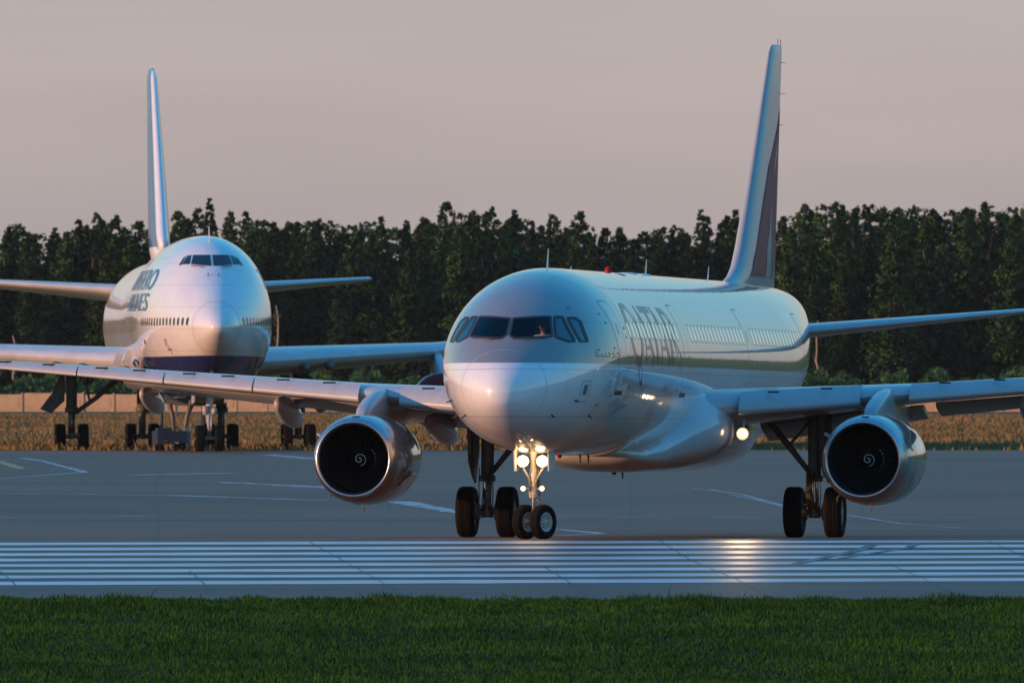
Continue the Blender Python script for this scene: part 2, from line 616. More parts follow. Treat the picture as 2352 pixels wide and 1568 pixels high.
def ground_mat(name, c1, c2, scale, rough, fine=0.0, stretch=(1, 1, 1), bump=0.0, bscale=30, spec=0.5, stains=0.0):
    m, n, l, b = new_mat(name)
    t = n.new('ShaderNodeTexCoord')
    mpn = n.new('ShaderNodeMapping'); mpn.inputs['Scale'].default_value = stretch
    l(t.outputs['Object'], mpn.inputs[0])
    a = n.new('ShaderNodeTexNoise'); a.inputs['Scale'].default_value = scale; a.inputs['Detail'].default_value = 8
    a.inputs['Roughness'].default_value = 0.6
    l(mpn.outputs[0], a.inputs['Vector'])
    cr = n.new('ShaderNodeValToRGB')
    cr.color_ramp.elements[0].position = 0.32; cr.color_ramp.elements[0].color = (*c1, 1)
    cr.color_ramp.elements[1].position = 0.68; cr.color_ramp.elements[1].color = (*c2, 1)
    l(a.outputs[0], cr.inputs[0])
    out = cr.outputs[0]
    if fine:
        a2 = n.new('ShaderNodeTexNoise'); a2.inputs['Scale'].default_value = 14; a2.inputs['Detail'].default_value = 4
        l(t.outputs['Object'], a2.inputs['Vector'])
        r = n.new('ShaderNodeMapRange')
        r.inputs['From Min'].default_value = .3; r.inputs['From Max'].default_value = .7
        r.inputs['To Min'].default_value = 1 - fine; r.inputs['To Max'].default_value = 1 + fine
        l(a2.outputs[0], r.inputs[0])
        s = n.new('ShaderNodeVectorMath'); s.operation = 'SCALE'
        l(out, s.inputs[0]); l(r.outputs[0], s.inputs['Scale'])
        out = s.outputs[0]
    if stains:        # tyre and oil stains drawn out along the traffic
        mq = n.new('ShaderNodeMapping'); mq.inputs['Scale'].default_value = (0.06, 0.55, 1); mq.inputs['Rotation'].default_value = (0, 0, R(-9))
        l(t.outputs['Object'], mq.inputs[0])
        a4 = n.new('ShaderNodeTexNoise'); a4.inputs['Scale'].default_value = 1.0; a4.inputs['Detail'].default_value = 7; a4.inputs['Roughness'].default_value = .7
        l(mq.outputs[0], a4.inputs['Vector'])
        r4 = n.new('ShaderNodeMapRange'); r4.inputs['From Min'].default_value = .38; r4.inputs['From Max'].default_value = .62
        r4.inputs['To Min'].default_value = 1 - stains; r4.inputs['To Max'].default_value = 1.12
        l(a4.outputs[0], r4.inputs[0])
        s4 = n.new('ShaderNodeVectorMath'); s4.operation = 'SCALE'
        l(out, s4.inputs[0]); l(r4.outputs[0], s4.inputs['Scale'])
        out = s4.outputs[0]
    l(out, b.inputs['Base Color'])
    b.inputs['Roughness'].default_value = rough
    b.inputs['Specular IOR Level'].default_value = spec
    if bump:
        a3 = n.new('ShaderNodeTexNoise'); a3.inputs['Scale'].default_value = bscale; a3.inputs['Detail'].default_value = 4
        l(t.outputs['Object'], a3.inputs['Vector'])
        bp = n.new('ShaderNodeBump'); bp.inputs['Distance'].default_value = bump
        l(a3.outputs[0], bp.inputs['Height']); l(bp.outputs[0], b.inputs['Normal'])
    return m

M['soil'] = ground_mat('short_turf', (0.007, 0.026, 0.004), (0.018, 0.048, 0.007), 0.5, 0.95, 0.3, spec=0.1)
M['field'] = ground_mat('dry_grass_field', (0.085, 0.080, 0.022), (0.30, 0.17, 0.075), 0.030, 0.95, 0.2, (1.6, 0.3, 1), spec=0.1)
M['runway'] = ground_mat('runway_concrete', (0.108, 0.052, 0.026), (0.165, 0.082, 0.042), 0.16, 0.55, 0.12, (0.35, 1.4, 1), 0.002, 40, spec=0.28, stains=0.30)
M['apron'] = ground_mat('apron_asphalt', (0.155, 0.066, 0.027), (0.245, 0.105, 0.045), 0.045, 0.6, 0.10, (0.8, 0.35, 1), 0.002, 30, spec=0.3, stains=0.32)
M['linep'] = ground_mat('white_road_paint', (0.46, 0.44, 0.43), (0.80, 0.79, 0.78), 0.9, 0.40, 0.12, (0.5, 3.0, 1), 0.001, 50, stains=0.28)
M['linew'] = ground_mat('worn_white_paint', (0.18, 0.18, 0.18), (0.66, 0.66, 0.64), 1.1, 0.6, 0.1, (1, 0.4, 1))
M['liney'] = ground_mat('worn_yellow_paint', (0.28, 0.20, 0.05), (0.62, 0.46, 0.10), 1.1, 0.6, 0.1)
M['tar'] = mat('tar_joint', (0.030, 0.030, 0.033), 0.5)
M['skidm'] = mat('rubber_skid', (0.10, 0.10, 0.11), 0.5)

sheet('ground', [-400, 280, 318, 340, 354.4], -3000, 3000, M['soil'])
ya = lambda x: 354.4
sheet('runway', [354.4, 360, 366, 380, 394, 396, 398, 400], -600, 600, M['runway'])
sheet('apron', [400, 405, 410, 417, 425, 440, 500, 600, 700, 852, 868], -600, 600, M['apron'])
sheet('field', [868, 900, 1200, 1780, 2400, 5000, 9000], -5000, 5000, M['field'])
sheet('side_grass', [354.4, 400, 440, 600, 868], 600, 5000, M['field'])
sheet('side_grass', [354.4, 400, 440, 600, 868], -5000, -600, M['field'])

def ground_strip(name, pts, w, m, lift=0.005, step=2.0, wob=0.0, kind='structure'):
    P = [Vector((*p, 0)) for p in pts]
    Q = []
    for i in range(len(P) - 1):
        k = max(1, int((P[i + 1] - P[i]).length / step))
        for j in range(k): Q.append(P[i].lerp(P[i + 1], j / k))
    Q.append(P[-1])
    # follow the slope breaks of the ground
    v = []
    rnd = random.Random(len(Q) + int(pts[0][1]))
    for i, q in enumerate(Q):
        d = (Q[min(i + 1, len(Q) - 1)] - Q[max(i - 1, 0)]).normalized()
        n_ = Vector((-d.y, d.x, 0)) * (w / 2 * (1 + wob * rnd.uniform(-1, 1)))
        for s in (1, 0, -1):
            p = q + n_ * s
            v.append((p.x, p.y, gz(p.y) + lift))
    f = []
    for i in range(len(Q) - 1):
        for s in (0, 1):
            f.append((3 * i + s, 3 * i + s + 1, 3 * i + s + 4, 3 * i + s + 3))
    o = meshobj(name, v, f, m, None, True)
    o['kind'] = kind
    return o

# threshold stripes running across the view (eight of them)
for i in range(8):
    yc = 393.0 - i * 4.0
    t = 0.115
    ground_strip('painted_stripe', [(-60, yc - 60 * t), (-20, yc - 20 * t), (0, yc), (20, yc + 20 * t), (60, yc + 60 * t)], 1.95, M['linep'], 0.006, 0.7, 0.10)
# expansion joints of the runway slabs
for a in ([(-10.47, 371.8), (-9.39, 354.6)], [(-6.6, 372), (-6.08, 362.1), (-5.65, 354.6)], [(-4.39, 393.5), (-3.4, 377.2), (-2.0, 354.6)],
          [(0.6, 376), (1.18, 363.7), (1.62, 354.6)], [(2.45, 416), (2.65, 409.5), (3.73, 379.6), (5.2, 354.6)], [(7.8, 377), (8.38, 364.6), (8.91, 354.6)],
          [(9.5, 416), (9.98, 404.5), (10.76, 381.9), (11.8, 355)]):
    ground_strip('slab_joint', a, 0.022, M['tar'], 0.009, 1.5, 0.5)
ground_strip('slab_joint', [(-40, 398.4), (40, 399.2)], 0.35, M['tar'], 0.009, 3, 0.4)
# apron lines
for y_ in (432, 448, 505, 552, 610, 690, 790):
    ground_strip('slab_joint', [(-60, y_ + 5), (60, y_ - 4)], .12 * y_ / 450, M['tar'], .006, 2.5, .6)
for x_ in (-30, -22, -14.5, -8.8, -3.1, 2.9, 8.6, 14.6, 22):
    ground_strip('slab_joint', [(x_ * .9, 402), (x_, 450), (x_ * 1.25, 560), (x_ * 1.7, 760)], .02, M['tar'], .006, 3, .5)
ground_strip('painted_line', [(-30, 472), (-13.37, 475.2), (-8.33, 479.0), (-1.59, 480.4), (1.17, 477.2), (7.09, 473.8), (12, 472)], .65, M['linew'], 0.006, 1.0, 0.5)
ground_strip('slab_joint', [(-30, 462), (-13.08, 464.5), (-7.59, 468), (-1.54, 465.2), (12, 463)], 0.7, M['tar'], 0.006, 1.0, 0.6)
ground_strip('painted_line', [(-30, 570), (-15.94, 566.2), (-10.36, 557.4), (-5.53, 536.1), (-3.2, 531.7), (-2.14, 506.7), (-1.2, 488)], .6, M['linew'], 0.006, 1.5, 0.5)
ground_strip('painted_line', [(-3.6, 530), (-2.9, 516), (-1.64, 493.6)], 0.16, M['linew'], 0.007, 1.5, 0.4)
ground_strip('painted_line', [(-14.0, 663.7), (-10.4, 677.6)], 1.2, M['linew'], 0.006, 1.5, 0.6)
ground_strip('painted_line', [(-18, 634), (-14.35, 630.1), (-10.1, 624.0), (-6.42, 597.5), (-4.5, 580)], .7, M['linew'], 0.006, 1.5, 0.6)
ground_strip('painted_line', [(-21.6, 765), (-19.03, 706), (-22, 698)], 0.42, M['liney'], 0.006, 2, 0.3)
ground_strip('painted_line', [(-21.36, 792.1), (-19.69, 764.1), (-16.05, 683.4), (-18.1, 642.6), (-22, 638)], 0.3, M['linew'], 0.006, 3, 0.5)
ground_strip('painted_line', [(-11.05, 822.3), (-8.68, 786.4), (-6, 760)], 0.6, M['linew'], 0.006, 3, 0.5)
ground_strip('painted_line', [(-4.6, 405.0), (-3.92, 406.1), (-2.95, 411.3)], 0.4, M['linew'], 0.006, 0.6, 0.4)
ground_strip('painted_line', [(5.9, 592), (6.39, 583.0), (7.12, 561.2), (7.71, 517.3), (8.2, 500), (8.95, 480.4), (9.73, 456.7), (11.04, 441.5), (14, 438)], 0.14, M['linew'], 0.006, 3, 0.3)
ground_strip('painted_line', [(6.75, 560), (7.2, 540), (7.75, 505)], 0.10, M['linew'], 0.007, 3, 0.3)
ground_strip('painted_line', [(1.08, 439.9), (2.12, 426.7), (1.01, 420.4)], 0.30, M['linew'], 0.006, 1, 0.3)
ground_strip('skid_mark', [(5.9, 377), (6.63, 381.9), (7.4, 387), (7.75, 391)], 0.25, M['skidm'], 0.012, 1, 0.2)
ground_strip('skid_mark', [(6.9, 381), (7.7, 385), (8.5, 389), (8.7, 392)], 0.22, M['skidm'], 0.012, 1, 0.2)

# foreground grass blades
def grass(name, n, x0, x1, y0, y1, hmin, hmax, m, seed, clump=0.0, wid=0.012, label=None):
    rs = np.random.RandomState(seed)
    y = rs.uniform(y0, y1, n)
    half = np.minimum(x1, np.maximum(y, 60) * 0.031)
    x = rs.uniform(-1, 1, n) * half
    if clump:
        pat = np.sin(x * 1.7 + 3 * np.sin(y * .23)) * np.sin(x * .63 + y * .31) + 0.5 * np.sin(x * 5.1 + y)
    else:
        pat = np.zeros(n)
    h = rs.uniform(hmin, hmax, n) * (1 + clump * pat)
    h = np.where(rs.rand(n) < 0.004, h * 1.9, h)
    z = np.interp(y, GD, GZ)
    a = rs.uniform(0, 2 * np.pi, n); w = wid * rs.uniform(.6, 1.5, n)
    lx = rs.normal(0, .35, n) * h; ly = rs.normal(0, .35, n) * h
    dx = np.cos(a) * w; dy = np.sin(a) * w
    P = np.empty((n, 5, 3))
    P[:, 0] = np.stack([x - dx, y - dy, z - .02], -1); P[:, 1] = np.stack([x + dx, y + dy, z - .02], -1)
    P[:, 2] = np.stack([x + dx * .7 + lx * .35, y + dy * .7 + ly * .35, z + h * .6], -1)
    P[:, 3] = np.stack([x - dx * .7 + lx * .35, y - dy * .7 + ly * .35, z + h * .6], -1)
    P[:, 4] = np.stack([x + lx, y + ly, z + h], -1)
    me = bpy.data.meshes.new(name)
    me.vertices.add(n * 5); me.vertices.foreach_set('co', P.ravel())
    b = np.arange(n)[:, None] * 5
    loops = np.concatenate([b + np.array([[0, 1, 2, 3]]), b + np.array([[3, 2, 4]])], 1).ravel()
    me.loops.add(n * 7); me.loops.foreach_set('vertex_index', loops)
    me.polygons.add(n * 2)
    st = np.stack([np.arange(n) * 7, np.arange(n) * 7 + 4], -1).ravel()
    me.polygons.foreach_set('loop_start', st)
    me.materials.append(m)
    me.update(calc_edges=True); me.validate()
    o = link(name, me)
    o['kind'] = 'stuff'
    if label: o['label'] = label
    return o

def leafy(name, c1, c2, rough=0.6, scale=1.2, rand=0.0, transl=0.25):
    m, n, l, b = new_mat(name)
    t = n.new('ShaderNodeTexCoord')
    a = n.new('ShaderNodeTexNoise'); a.inputs['Scale'].default_value = scale; a.inputs['Detail'].default_value = 5
    l(t.outputs['Object'], a.inputs['Vector'])
    cr = n.new('ShaderNodeValToRGB')
    cr.color_ramp.elements[0].position = 0.33; cr.color_ramp.elements[0].color = (*c1, 1)
    cr.color_ramp.elements[1].position = 0.67; cr.color_ramp.elements[1].color = (*c2, 1)
    l(a.outputs[0], cr.inputs[0])
    out = cr.outputs[0]
    if rand:
        oi = n.new('ShaderNodeObjectInfo')
        r = n.new('ShaderNodeMapRange')
        r.inputs['To Min'].default_value = 1 - rand; r.inputs['To Max'].default_value = 1 + rand
        l(oi.outputs['Random'], r.inputs[0])
        s = n.new('ShaderNodeVectorMath'); s.operation = 'SCALE'
        l(out, s.inputs[0]); l(r.outputs[0], s.inputs['Scale'])
        out = s.outputs[0]
    l(out, b.inputs['Base Color'])
    b.inputs['Roughness'].default_value = rough
    b.inputs['Specular IOR Level'].default_value = 0.15
    return m
M['blades'] = leafy('grass_blade_green', (0.008, 0.040, 0.001), (0.026, 0.088, 0.004), 0.7, 0.35)
M['dryblades'] = leafy('dry_grass_blades', (0.085, 0.085, 0.028), (0.28, 0.18, 0.085), 0.8, 0.045)
M['leafA'] = leafy('birch_foliage', (0.027, 0.074, 0.011), (0.050, 0.118, 0.020), 0.6, 0.35, 0.35)
M['leafB'] = leafy('spruce_foliage', (0.018, 0.056, 0.013), (0.032, 0.085, 0.020), 0.6, 0.35, 0.35)
M['trunk'] = mat('birch_bark', (0.17, 0.15, 0.12), 0.8, noise=0.5, nscale=2.0)
M['trunkd'] = mat('spruce_bark', (0.050, 0.036, 0.026), 0.9, noise=0.3, nscale=2.0)
grass('grass_verge', 150000, -13, 13, 300, 354.2, 0.04, 0.11, M['blades'], 3, 0.35, 0.011)
grass('grass_edge', 22000, -13, 13, 349.5, 354.8, 0.04, 0.13, M['blades'], 5, 0.5, 0.010)
grass('tall_dry_grass', 170000, -60, 60, 869, 1600, 0.10, 0.28, M['dryblades'], 7, 0.45, 0.045)

# ------------------------------------------------------------------ fence and forest
M['panel'] = mat('concrete_fence_panel', (0.60, 0.38, 0.21), 0.85, noise=0.22, nscale=0.8, coords='Object')
M['panel2'] = mat('concrete_fence_post', (0.54, 0.34, 0.19), 0.85, noise=0.2)
fence = empty('concrete_fence', 'long tan concrete panel fence between the dry field and the dark forest', 'fence', (0, 1780, 0))
rnd = random.Random(4)
pm = None
for i in range(40):
    x = -60 + i * 3.0 + 1.5
    if pm is None:
        b = MB().box((0, 0, 0.85), (2.84, 0.12, 1.9)).box((0, -0.075, 0.95), (2.4, 0.03, 1.1))
        o = b.obj('panel', M['panel'], fence, False); pm = o.data
        pst = MB().box((0, 0, 0.9), (0.16, 0.22, 2.0)).obj('post', M['panel2'], fence, False)
    else:
        o = link('panel', pm, fence); pst = link('post', pst.data, fence)
    o.location = (x, rnd.uniform(-.03, .03), rnd.uniform(-.14, .06)); o.rotation_euler.y = rnd.uniform(-.006, .006)
    pst.location = (x - 1.5, -0.02, rnd.uniform(-.08, .05))

def crown_mesh(kind, h, rad, base, seed, nclump, per, size):
    rs = np.random.RandomState(seed)
    C = []
    lean = rs.uniform(-.5, .5, 2)
    while len(C) < nclump:          # branches, each carrying a few leaf clumps, longest low down
        t = rs.uniform(0, 1) ** 0.8
        if kind == 'spruce':
            ln = rad * (1 - t) ** 0.80 * rs.uniform(.55, 1.15) + .05; droop = -.25
        elif kind == 'birch':
            ln = rad * min(1, .5 + t * 2.0) * (1 - t) ** 0.60 * rs.uniform(.45, 1.2) + .08; droop = .35
        else:
            ln = rad * math.sqrt(max(0, 1 - (2 * t - 0.9) ** 2 / 1.25)) * rs.uniform(.5, 1.2) + .1; droop = .3
        a = rs.uniform(0, 2 * np.pi); z0 = base + t * (h - base)
        k = max(1, int(ln / .55))
        for j in range(k):
            f_ = (j + 1) / k
            C.append((ln * f_ * math.cos(a) + lean[0] * t, ln * f_ * math.sin(a) + lean[1] * t, z0 + droop * ln * f_ - .25 * f_ * f_ * ln))
    C = C[:nclump]
    C = np.array(C)
    n = nclump * per
    cs = {'spruce': 0.33, 'birch': 0.38, 'round': 0.48}[kind]
    P = np.repeat(C, per, 0)
    P = P + rs.normal(0, 1, (n, 3)) * np.array([cs, cs, cs * (1.0 if kind != 'spruce' else .6)]) * (1.2 - .95 * np.minimum(P[:, 2:3] / h, 1)) * (0.5 + 0.7 * rs.rand(n, 1))
    P[:, 2] = np.minimum(P[:, 2], h + 0.6)
    d1 = rs.normal(0, 1, (n, 3)); d1 /= np.linalg.norm(d1, axis=1)[:, None]
    d2 = np.cross(d1, rs.normal(0, 1, (n, 3))); d2 /= np.linalg.norm(d2, axis=1)[:, None]
    s = size * rs.uniform(.5, 1.2, (n, 1))
    core = (rs.rand(n) < .08) & (P[:, 2] < h * .8)
    P[core, :2] *= .4; s[core] = .62
    v = np.stack([P - d1 * s, P - d2 * s * .6, P + d1 * s, P + d2 * s * .6], 1).reshape(-1, 3)
    me = bpy.data.meshes.new('crown')
    me.vertices.add(n * 4); me.vertices.foreach_set('co', v.ravel())
    me.loops.add(n * 4); me.loops.foreach_set('vertex_index', np.arange(n * 4))
    me.polygons.add(n); me.polygons.foreach_set('loop_start', np.arange(n) * 4)
    me.update(calc_edges=True)
    # leaves catch light as part of the crown: normals lean outwards from the stem
    ctr = np.repeat(P, 4, 0)
    nr = ctr - np.stack([0 * ctr[:, 0], 0 * ctr[:, 1], ctr[:, 2] - .5 - .15 * (h - ctr[:, 2])], -1)
    nr = nr / (np.linalg.norm(nr, axis=1)[:, None] + 1e-6) + rs.normal(0, .20, (n, 3)).repeat(4, 0)
    nr /= np.linalg.norm(nr, axis=1)[:, None]
    me.polygons.foreach_set('use_smooth', [True] * n)
    me.normals_split_custom_set_from_vertices([tuple(q) for q in nr])
    me.materials.append(M['leafB'] if kind == 'spruce' else M['leafA'])
    return me

def trunk_mesh(h, r, m, seed):
    rs = random.Random(seed)
    b = MB()
    pts = [(rs.uniform(-.12, .12) * k, rs.uniform(-.12, .12) * k, h * k / 6) for k in range(7)]
    b.tube(pts, [r * (1 - .13 * k) for k in range(7)], 7)
    for k in range(10):
        z = h * rs.uniform(.2, .85); a = rs.uniform(0, 6.28); ln = rs.uniform(.8, 2.0) * (1 - .5 * z / h)
        b.tube([(0, 0, z), (ln * .5 * math.cos(a), ln * .5 * math.sin(a), z + .35), (ln * math.cos(a), ln * math.sin(a), z + 1.0)], [.07, .045, .02], 5)
    me = meshobj('trunk', b.v, b.f, m, None, True, link_it=False)
    return me

KINDS_T = []
for i in range(4):
    KINDS_T.append(('birch_tree', 'birch', crown_mesh('birch', 20, 3.1, .8, 10 + i, 600, 22, 0.17), trunk_mesh(17, .20, M['trunk'], i)))
for i in range(3):
    KINDS_T.append(('spruce_tree', 'spruce', crown_mesh('spruce', 20, 2.9, .8, 30 + i, 600, 20, 0.15), trunk_mesh(18, .18, M['trunkd'], 20 + i)))
for i in range(2):
    KINDS_T.append(('round_tree', 'round', crown_mesh('round', 20, 3.8, 5, 50 + i, 480, 18, 0.20), trunk_mesh(16, .24, M['trunk'], 40 + i)))
LBL = {'birch': ('slender green birch standing in the front edge of the forest', 'birches along the forest edge'),
       'spruce': ('dark pointed spruce standing among the birches of the forest', 'spruces in the forest'),
       'round': ('rounded broad leaved tree rising behind the front row of the forest', 'rounded trees behind the forest edge')}

ZONES = [(-37.0, 'left of the jumbo fin'), (-24.5, 'behind the jumbo'), (-7.3, 'between jumbo and airliner nose'), (11.0, 'above the airliner cockpit'),
         (22.5, 'above the airliner roof'), (39.0, 'right of the airliner fin'), (99, 'near the right edge of the view')]
ROWW = {0: 'front forest row', 1: 'second forest row', 2: 'rear forest row'}
KINDW = {'birch': ('slender', 'birch'), 'spruce': ('dark pointed', 'spruce'), 'round': ('rounded', 'broad leaved tree')}
def tree_label(kd, x, y, h):
    zone = next(n for lim, n in ZONES if x < lim)
    row = 0 if y < 1835 else (1 if y < 1870 else 2)
    size = 'tall' if h > 20.0 else ('low' if h < 17.0 else 'mid height')
    return f'{size} {KINDW[kd][0]} {KINDW[kd][1]}, {ROWW[row]}, {zone}'
def plant(kind_i, x, y, h, wide=1.0):
    nm, kd, cm, tm = KINDS_T[kind_i]
    e = empty(nm, tree_label(kd, x, y, h), 'tree', (x, y, 0), (0, 0, rnd.uniform(0, 6.28)), None, LBL[kd][1])
    k = h / 20.0
    e.scale = (wide * (0.6 + .4 * k), wide * (0.6 + .4 * k), k)
    link('crown', cm, e); link('trunk', tm, e)
    return e

def skyline(px):      # height of the tree tops along the view, metres
    X = [-60, -50, -42, -36, -30, -20, -10, -3, 3, 10, 16, 20, 23, 27, 32, 40, 50, 60]
    H = [19.8, 19.0, 18.8, 19.2, 20.5, 19.2, 19.0, 20.5, 19.0, 18.6, 18.6, 19.5, 20.5, 19.0, 20.8, 20.8, 20.5, 20.5]
    return float(np.interp(px, X, H))
rnd = random.Random(11)
x = -60.0
while x < 60:                       # front row
    k = rnd.choice([0, 1, 2, 3, 0, 1, 2, 3, 4, 5, 6])
    plant(k, x, 1822 + rnd.uniform(-8, 8), skyline(x) * rnd.uniform(.80, .97), rnd.uniform(.85, 1.2))
    x += rnd.uniform(1.5, 2.5)
x = -61.0
while x < 61:                       # second row
    k = rnd.choice([0, 1, 2, 3, 4, 5, 6, 7])
    plant(k, x, 1848 + rnd.uniform(-8, 8), skyline(x) * rnd.uniform(.90, 1.08), rnd.uniform(.85, 1.15))
    x += rnd.uniform(1.7, 2.8)
x = -61.5
while x < 61.5:                     # third row, close behind
    plant(rnd.choice([0, 1, 2, 3, 4, 5, 6, 7, 8]), x, 1866 + rnd.uniform(-6, 6), skyline(x) * rnd.uniform(.93, 1.03), rnd.uniform(.95, 1.25))
    x += rnd.uniform(2.0, 3.2)
x = -62.0
while x < 62:                       # behind
    k = rnd.choice([7, 8, 4, 5, 7, 8])
    plant(k, x, 1890 + rnd.uniform(-12, 12), skyline(x) * rnd.uniform(.97, 1.03), rnd.uniform(1.0, 1.3))
    x += rnd.uniform(2.8, 4.2)
M['palebark'] = mat('pale_birch_bark', (0.34, 0.26, 0.18), 0.8, noise=0.5, nscale=1.2)
for x_, z_, lb in ((-23.4, 10.5, 'tall pale bare birch trunk leaning by the forest edge right of the jumbo'), (-44.3, 6.0, 'short pale bare birch trunk at the forest edge above the left wing'),
                   (-49.5, 7.5, 'thin pale birch trunk at the forest edge near the left edge'), (12.8, 12.0, 'pale bare birch trunk half hidden in the trees above the airliner roof'), (30.3, 9.0, 'pale bare birch trunk in the trees right of the airliner fin')):
    rs_ = random.Random(int(x_ * 10)); b = MB()
    b.tube([(rs_.uniform(-.18, .18) * (k > 0), 0, z_ * k / 9) for k in range(10)], [.16 - .012 * k for k in range(10)], 7)
    for k in range(7):
        zz = z_ * rs_.uniform(.35, .95); sg_ = rs_.choice((-1, 1)); ln = rs_.uniform(.3, .9)
        b.tube([(0, 0, zz), (sg_ * ln * .3, 0, zz + .3), (sg_ * ln * .5, rs_.uniform(-.2, .2), zz + .7)], [.03, .02, .008], 5)
    e_ = tag(b.obj('bare_birch', M['palebark']), lb, 'tree'); e_.location = (x_, 1806.5, 0)
# low bushes in front of the trunks
def bush_mass(name, n, x0, x1, y0, y1, hmax, size, m, seed, hfun=None):
    rs = np.random.RandomState(seed)
    x = rs.uniform(x0, x1, n); y = rs.uniform(y0, y1, n)
    hh = hmax * (0.80 + .13 * np.sin(x * 0.9 + 2 * np.sin(x * .31)) + .12 * np.sin(x * 2.3 + 1.7 * np.sin(x * .83)))
    z = rs.uniform(0, 1, n) ** .8 * hh
    P = np.stack([x, y, z], -1)
    d1 = rs.normal(0, 1, (n, 3)); d1 /= np.linalg.norm(d1, axis=1)[:, None]
    d2 = np.cross(d1, rs.normal(0, 1, (n, 3))); d2 /= np.linalg.norm(d2, axis=1)[:, None]
    s = size * rs.uniform(.5, 1.2, (n, 1))
    v = np.stack([P - d1 * s, P - d2 * s * .6, P + d1 * s, P + d2 * s * .6], 1).reshape(-1, 3)
    me = bpy.data.meshes.new(name)
    me.vertices.add(n * 4); me.vertices.foreach_set('co', v.ravel())
    me.loops.add(n * 4); me.loops.foreach_set('vertex_index', np.arange(n * 4))
    me.polygons.add(n); me.polygons.foreach_set('loop_start', np.arange(n) * 4)
    me.update(calc_edges=True)
    me.materials.append(m)
    return tag(link(name, me), kind='stuff')
bush_mass('undergrowth', 42000, -62, 62, 1788, 1812, 4.2, .30, M['leafB'], 5)

# the forest going on outside the view and behind the first rows
def far_forest(path, h, seed):
    rs = np.random.RandomState(seed)
    P = np.array(path, float)
    seg = np.linalg.norm(np.diff(P, axis=0), axis=1); cum = np.concatenate([[0], np.cumsum(seg)])
    def at(t): return np.stack([np.interp(t, cum, P[:, 0]), np.interp(t, cum, P[:, 1])], -1)
    b = MB()
    T = np.arange(0, cum[-1], 6.0)
    q = at(T)
    v = []
    for i, (a, c) in enumerate(q):
        hh = h * (0.78 + 0.12 * rs.rand())
        v += [(a, c, -3), (a, c, hh)]
    b.add(v, [(2 * i, 2 * i + 2, 2 * i + 3, 2 * i + 1) for i in range(len(q) - 1)])
    n = int(cum[-1] * h / (2.6 if cum[-1] > 300 else .45))
    t = rs.uniform(0, cum[-1], n); q = at(t)
    z = rs.uniform(0, 1, n) * h * (0.86 + .12 * np.sin(t * .55) * np.sin(t * .13 + 1) + .06 * rs.rand(n))
    C = np.stack([q[:, 0] + rs.normal(0, 2, n), q[:, 1] + rs.normal(0, 2, n), z], -1)
    d1 = rs.normal(0, 1, (n, 3)); d1 /= np.linalg.norm(d1, axis=1)[:, None]
    d2 = np.cross(d1, rs.normal(0, 1, (n, 3))); d2 /= np.linalg.norm(d2, axis=1)[:, None]
    s = (1.3 if cum[-1] > 300 else .55) * rs.uniform(.5, 1.2, (n, 1))
    vv = np.stack([C - d1 * s, C - d2 * s * .7, C + d1 * s, C + d2 * s * .7], 1).reshape(-1, 3)
    k = len(b.v)
    b.v += [tuple(p) for p in vv]; b.f += [(k + 4 * i, k + 4 * i + 1, k + 4 * i + 2, k + 4 * i + 3) for i in range(n)]; b.m += [0] * n
    o = b.obj('distant_forest', M['leafB'], None, False)
    tag(o, kind='stuff')
far_forest([(66, 1830), (120, 1500), (180, 1050), (240, 760), (330, 520), (520, 260), (900, -100)], 19, 1)
far_forest([(-66, 1835), (-400, 1870), (-1100, 1850), (-2200, 1500)], 19, 2)
far_forest([(-90, 1925), (90, 1925)], 18.0, 3)

# ------------------------------------------------------------------ wings and fins (shared by both aircraft)
def naca(t, n=16, camber=0.015):
    x = (1 - np.cos(np.linspace(0, np.pi, n))) / 2
    yt = 5 * t * (0.2969 * np.sqrt(x) - 0.1260 * x - 0.3516 * x ** 2 + 0.2843 * x ** 3 - 0.1030 * x ** 4)
    yc = camber * 4 * x * (1 - x)
    return x, yc + yt, yc - yt

def wing_section(sg, lat, le, c, z, t, tw, x_hi=1.0):
    x, up, lo = naca(t)
    pts = []
    for i in range(len(x) - 1, -1, -1): pts.append((x[i], up[i]))
    for i in range(1, len(x) - 1): pts.append((x[i], lo[i]))
    ca, sa = math.cos(R(tw)), math.sin(R(tw))
    return [(sg * lat, le + (px * ca + pz * sa) * c, z + (pz * ca - px * sa) * c) for px, pz in pts]

class Wing:
    def __init__(self, rows):     # lat, le, chord, z, thickness, twist
        self.a = np.array(rows, float)
    def at(self, lat):
        return [float(np.interp(lat, self.a[:, 0], self.a[:, k])) for k in range(1, 6)]
    def build(self, name, sg, m, parent, lats):
        b = MB()
        rings = [wing_section(sg, l_, *self.at(l_)) for l_ in lats]
        le, c, z, t, tw = self.at(lats[-1])
        rings.append(wing_section(sg, lats[-1] + .12, le + .15 * c, c * .8, z + .01, t * .3, tw))
        b.loft(rings)
        return flat(b.obj(name, m, parent), 50)
    def piece(self, name, sg, l0, l1, m, parent, prof, dy, dz, rot, seg=4):
        """extra aerofoil piece (slat, flap): prof = points in chord units round the pivot"""
        b = MB(); rings = []
        for k in range(seg + 1):
            l_ = l0 + (l1 - l0) * k / seg
            le, c, z, t, tw = self.at(l_)
            c = min(c, 4.6) if name == 'slat' else c
            ca, sa = math.cos(R(rot)), math.sin(R(rot))
            rings.append([(sg * l_, le + (px * ca - pz * sa + dy) * c, z + (px * sa + pz * ca + dz) * c) for px, pz in prof(c, t)])
        b.loft(rings)
        return flat(b.obj(name, m, parent), 35)

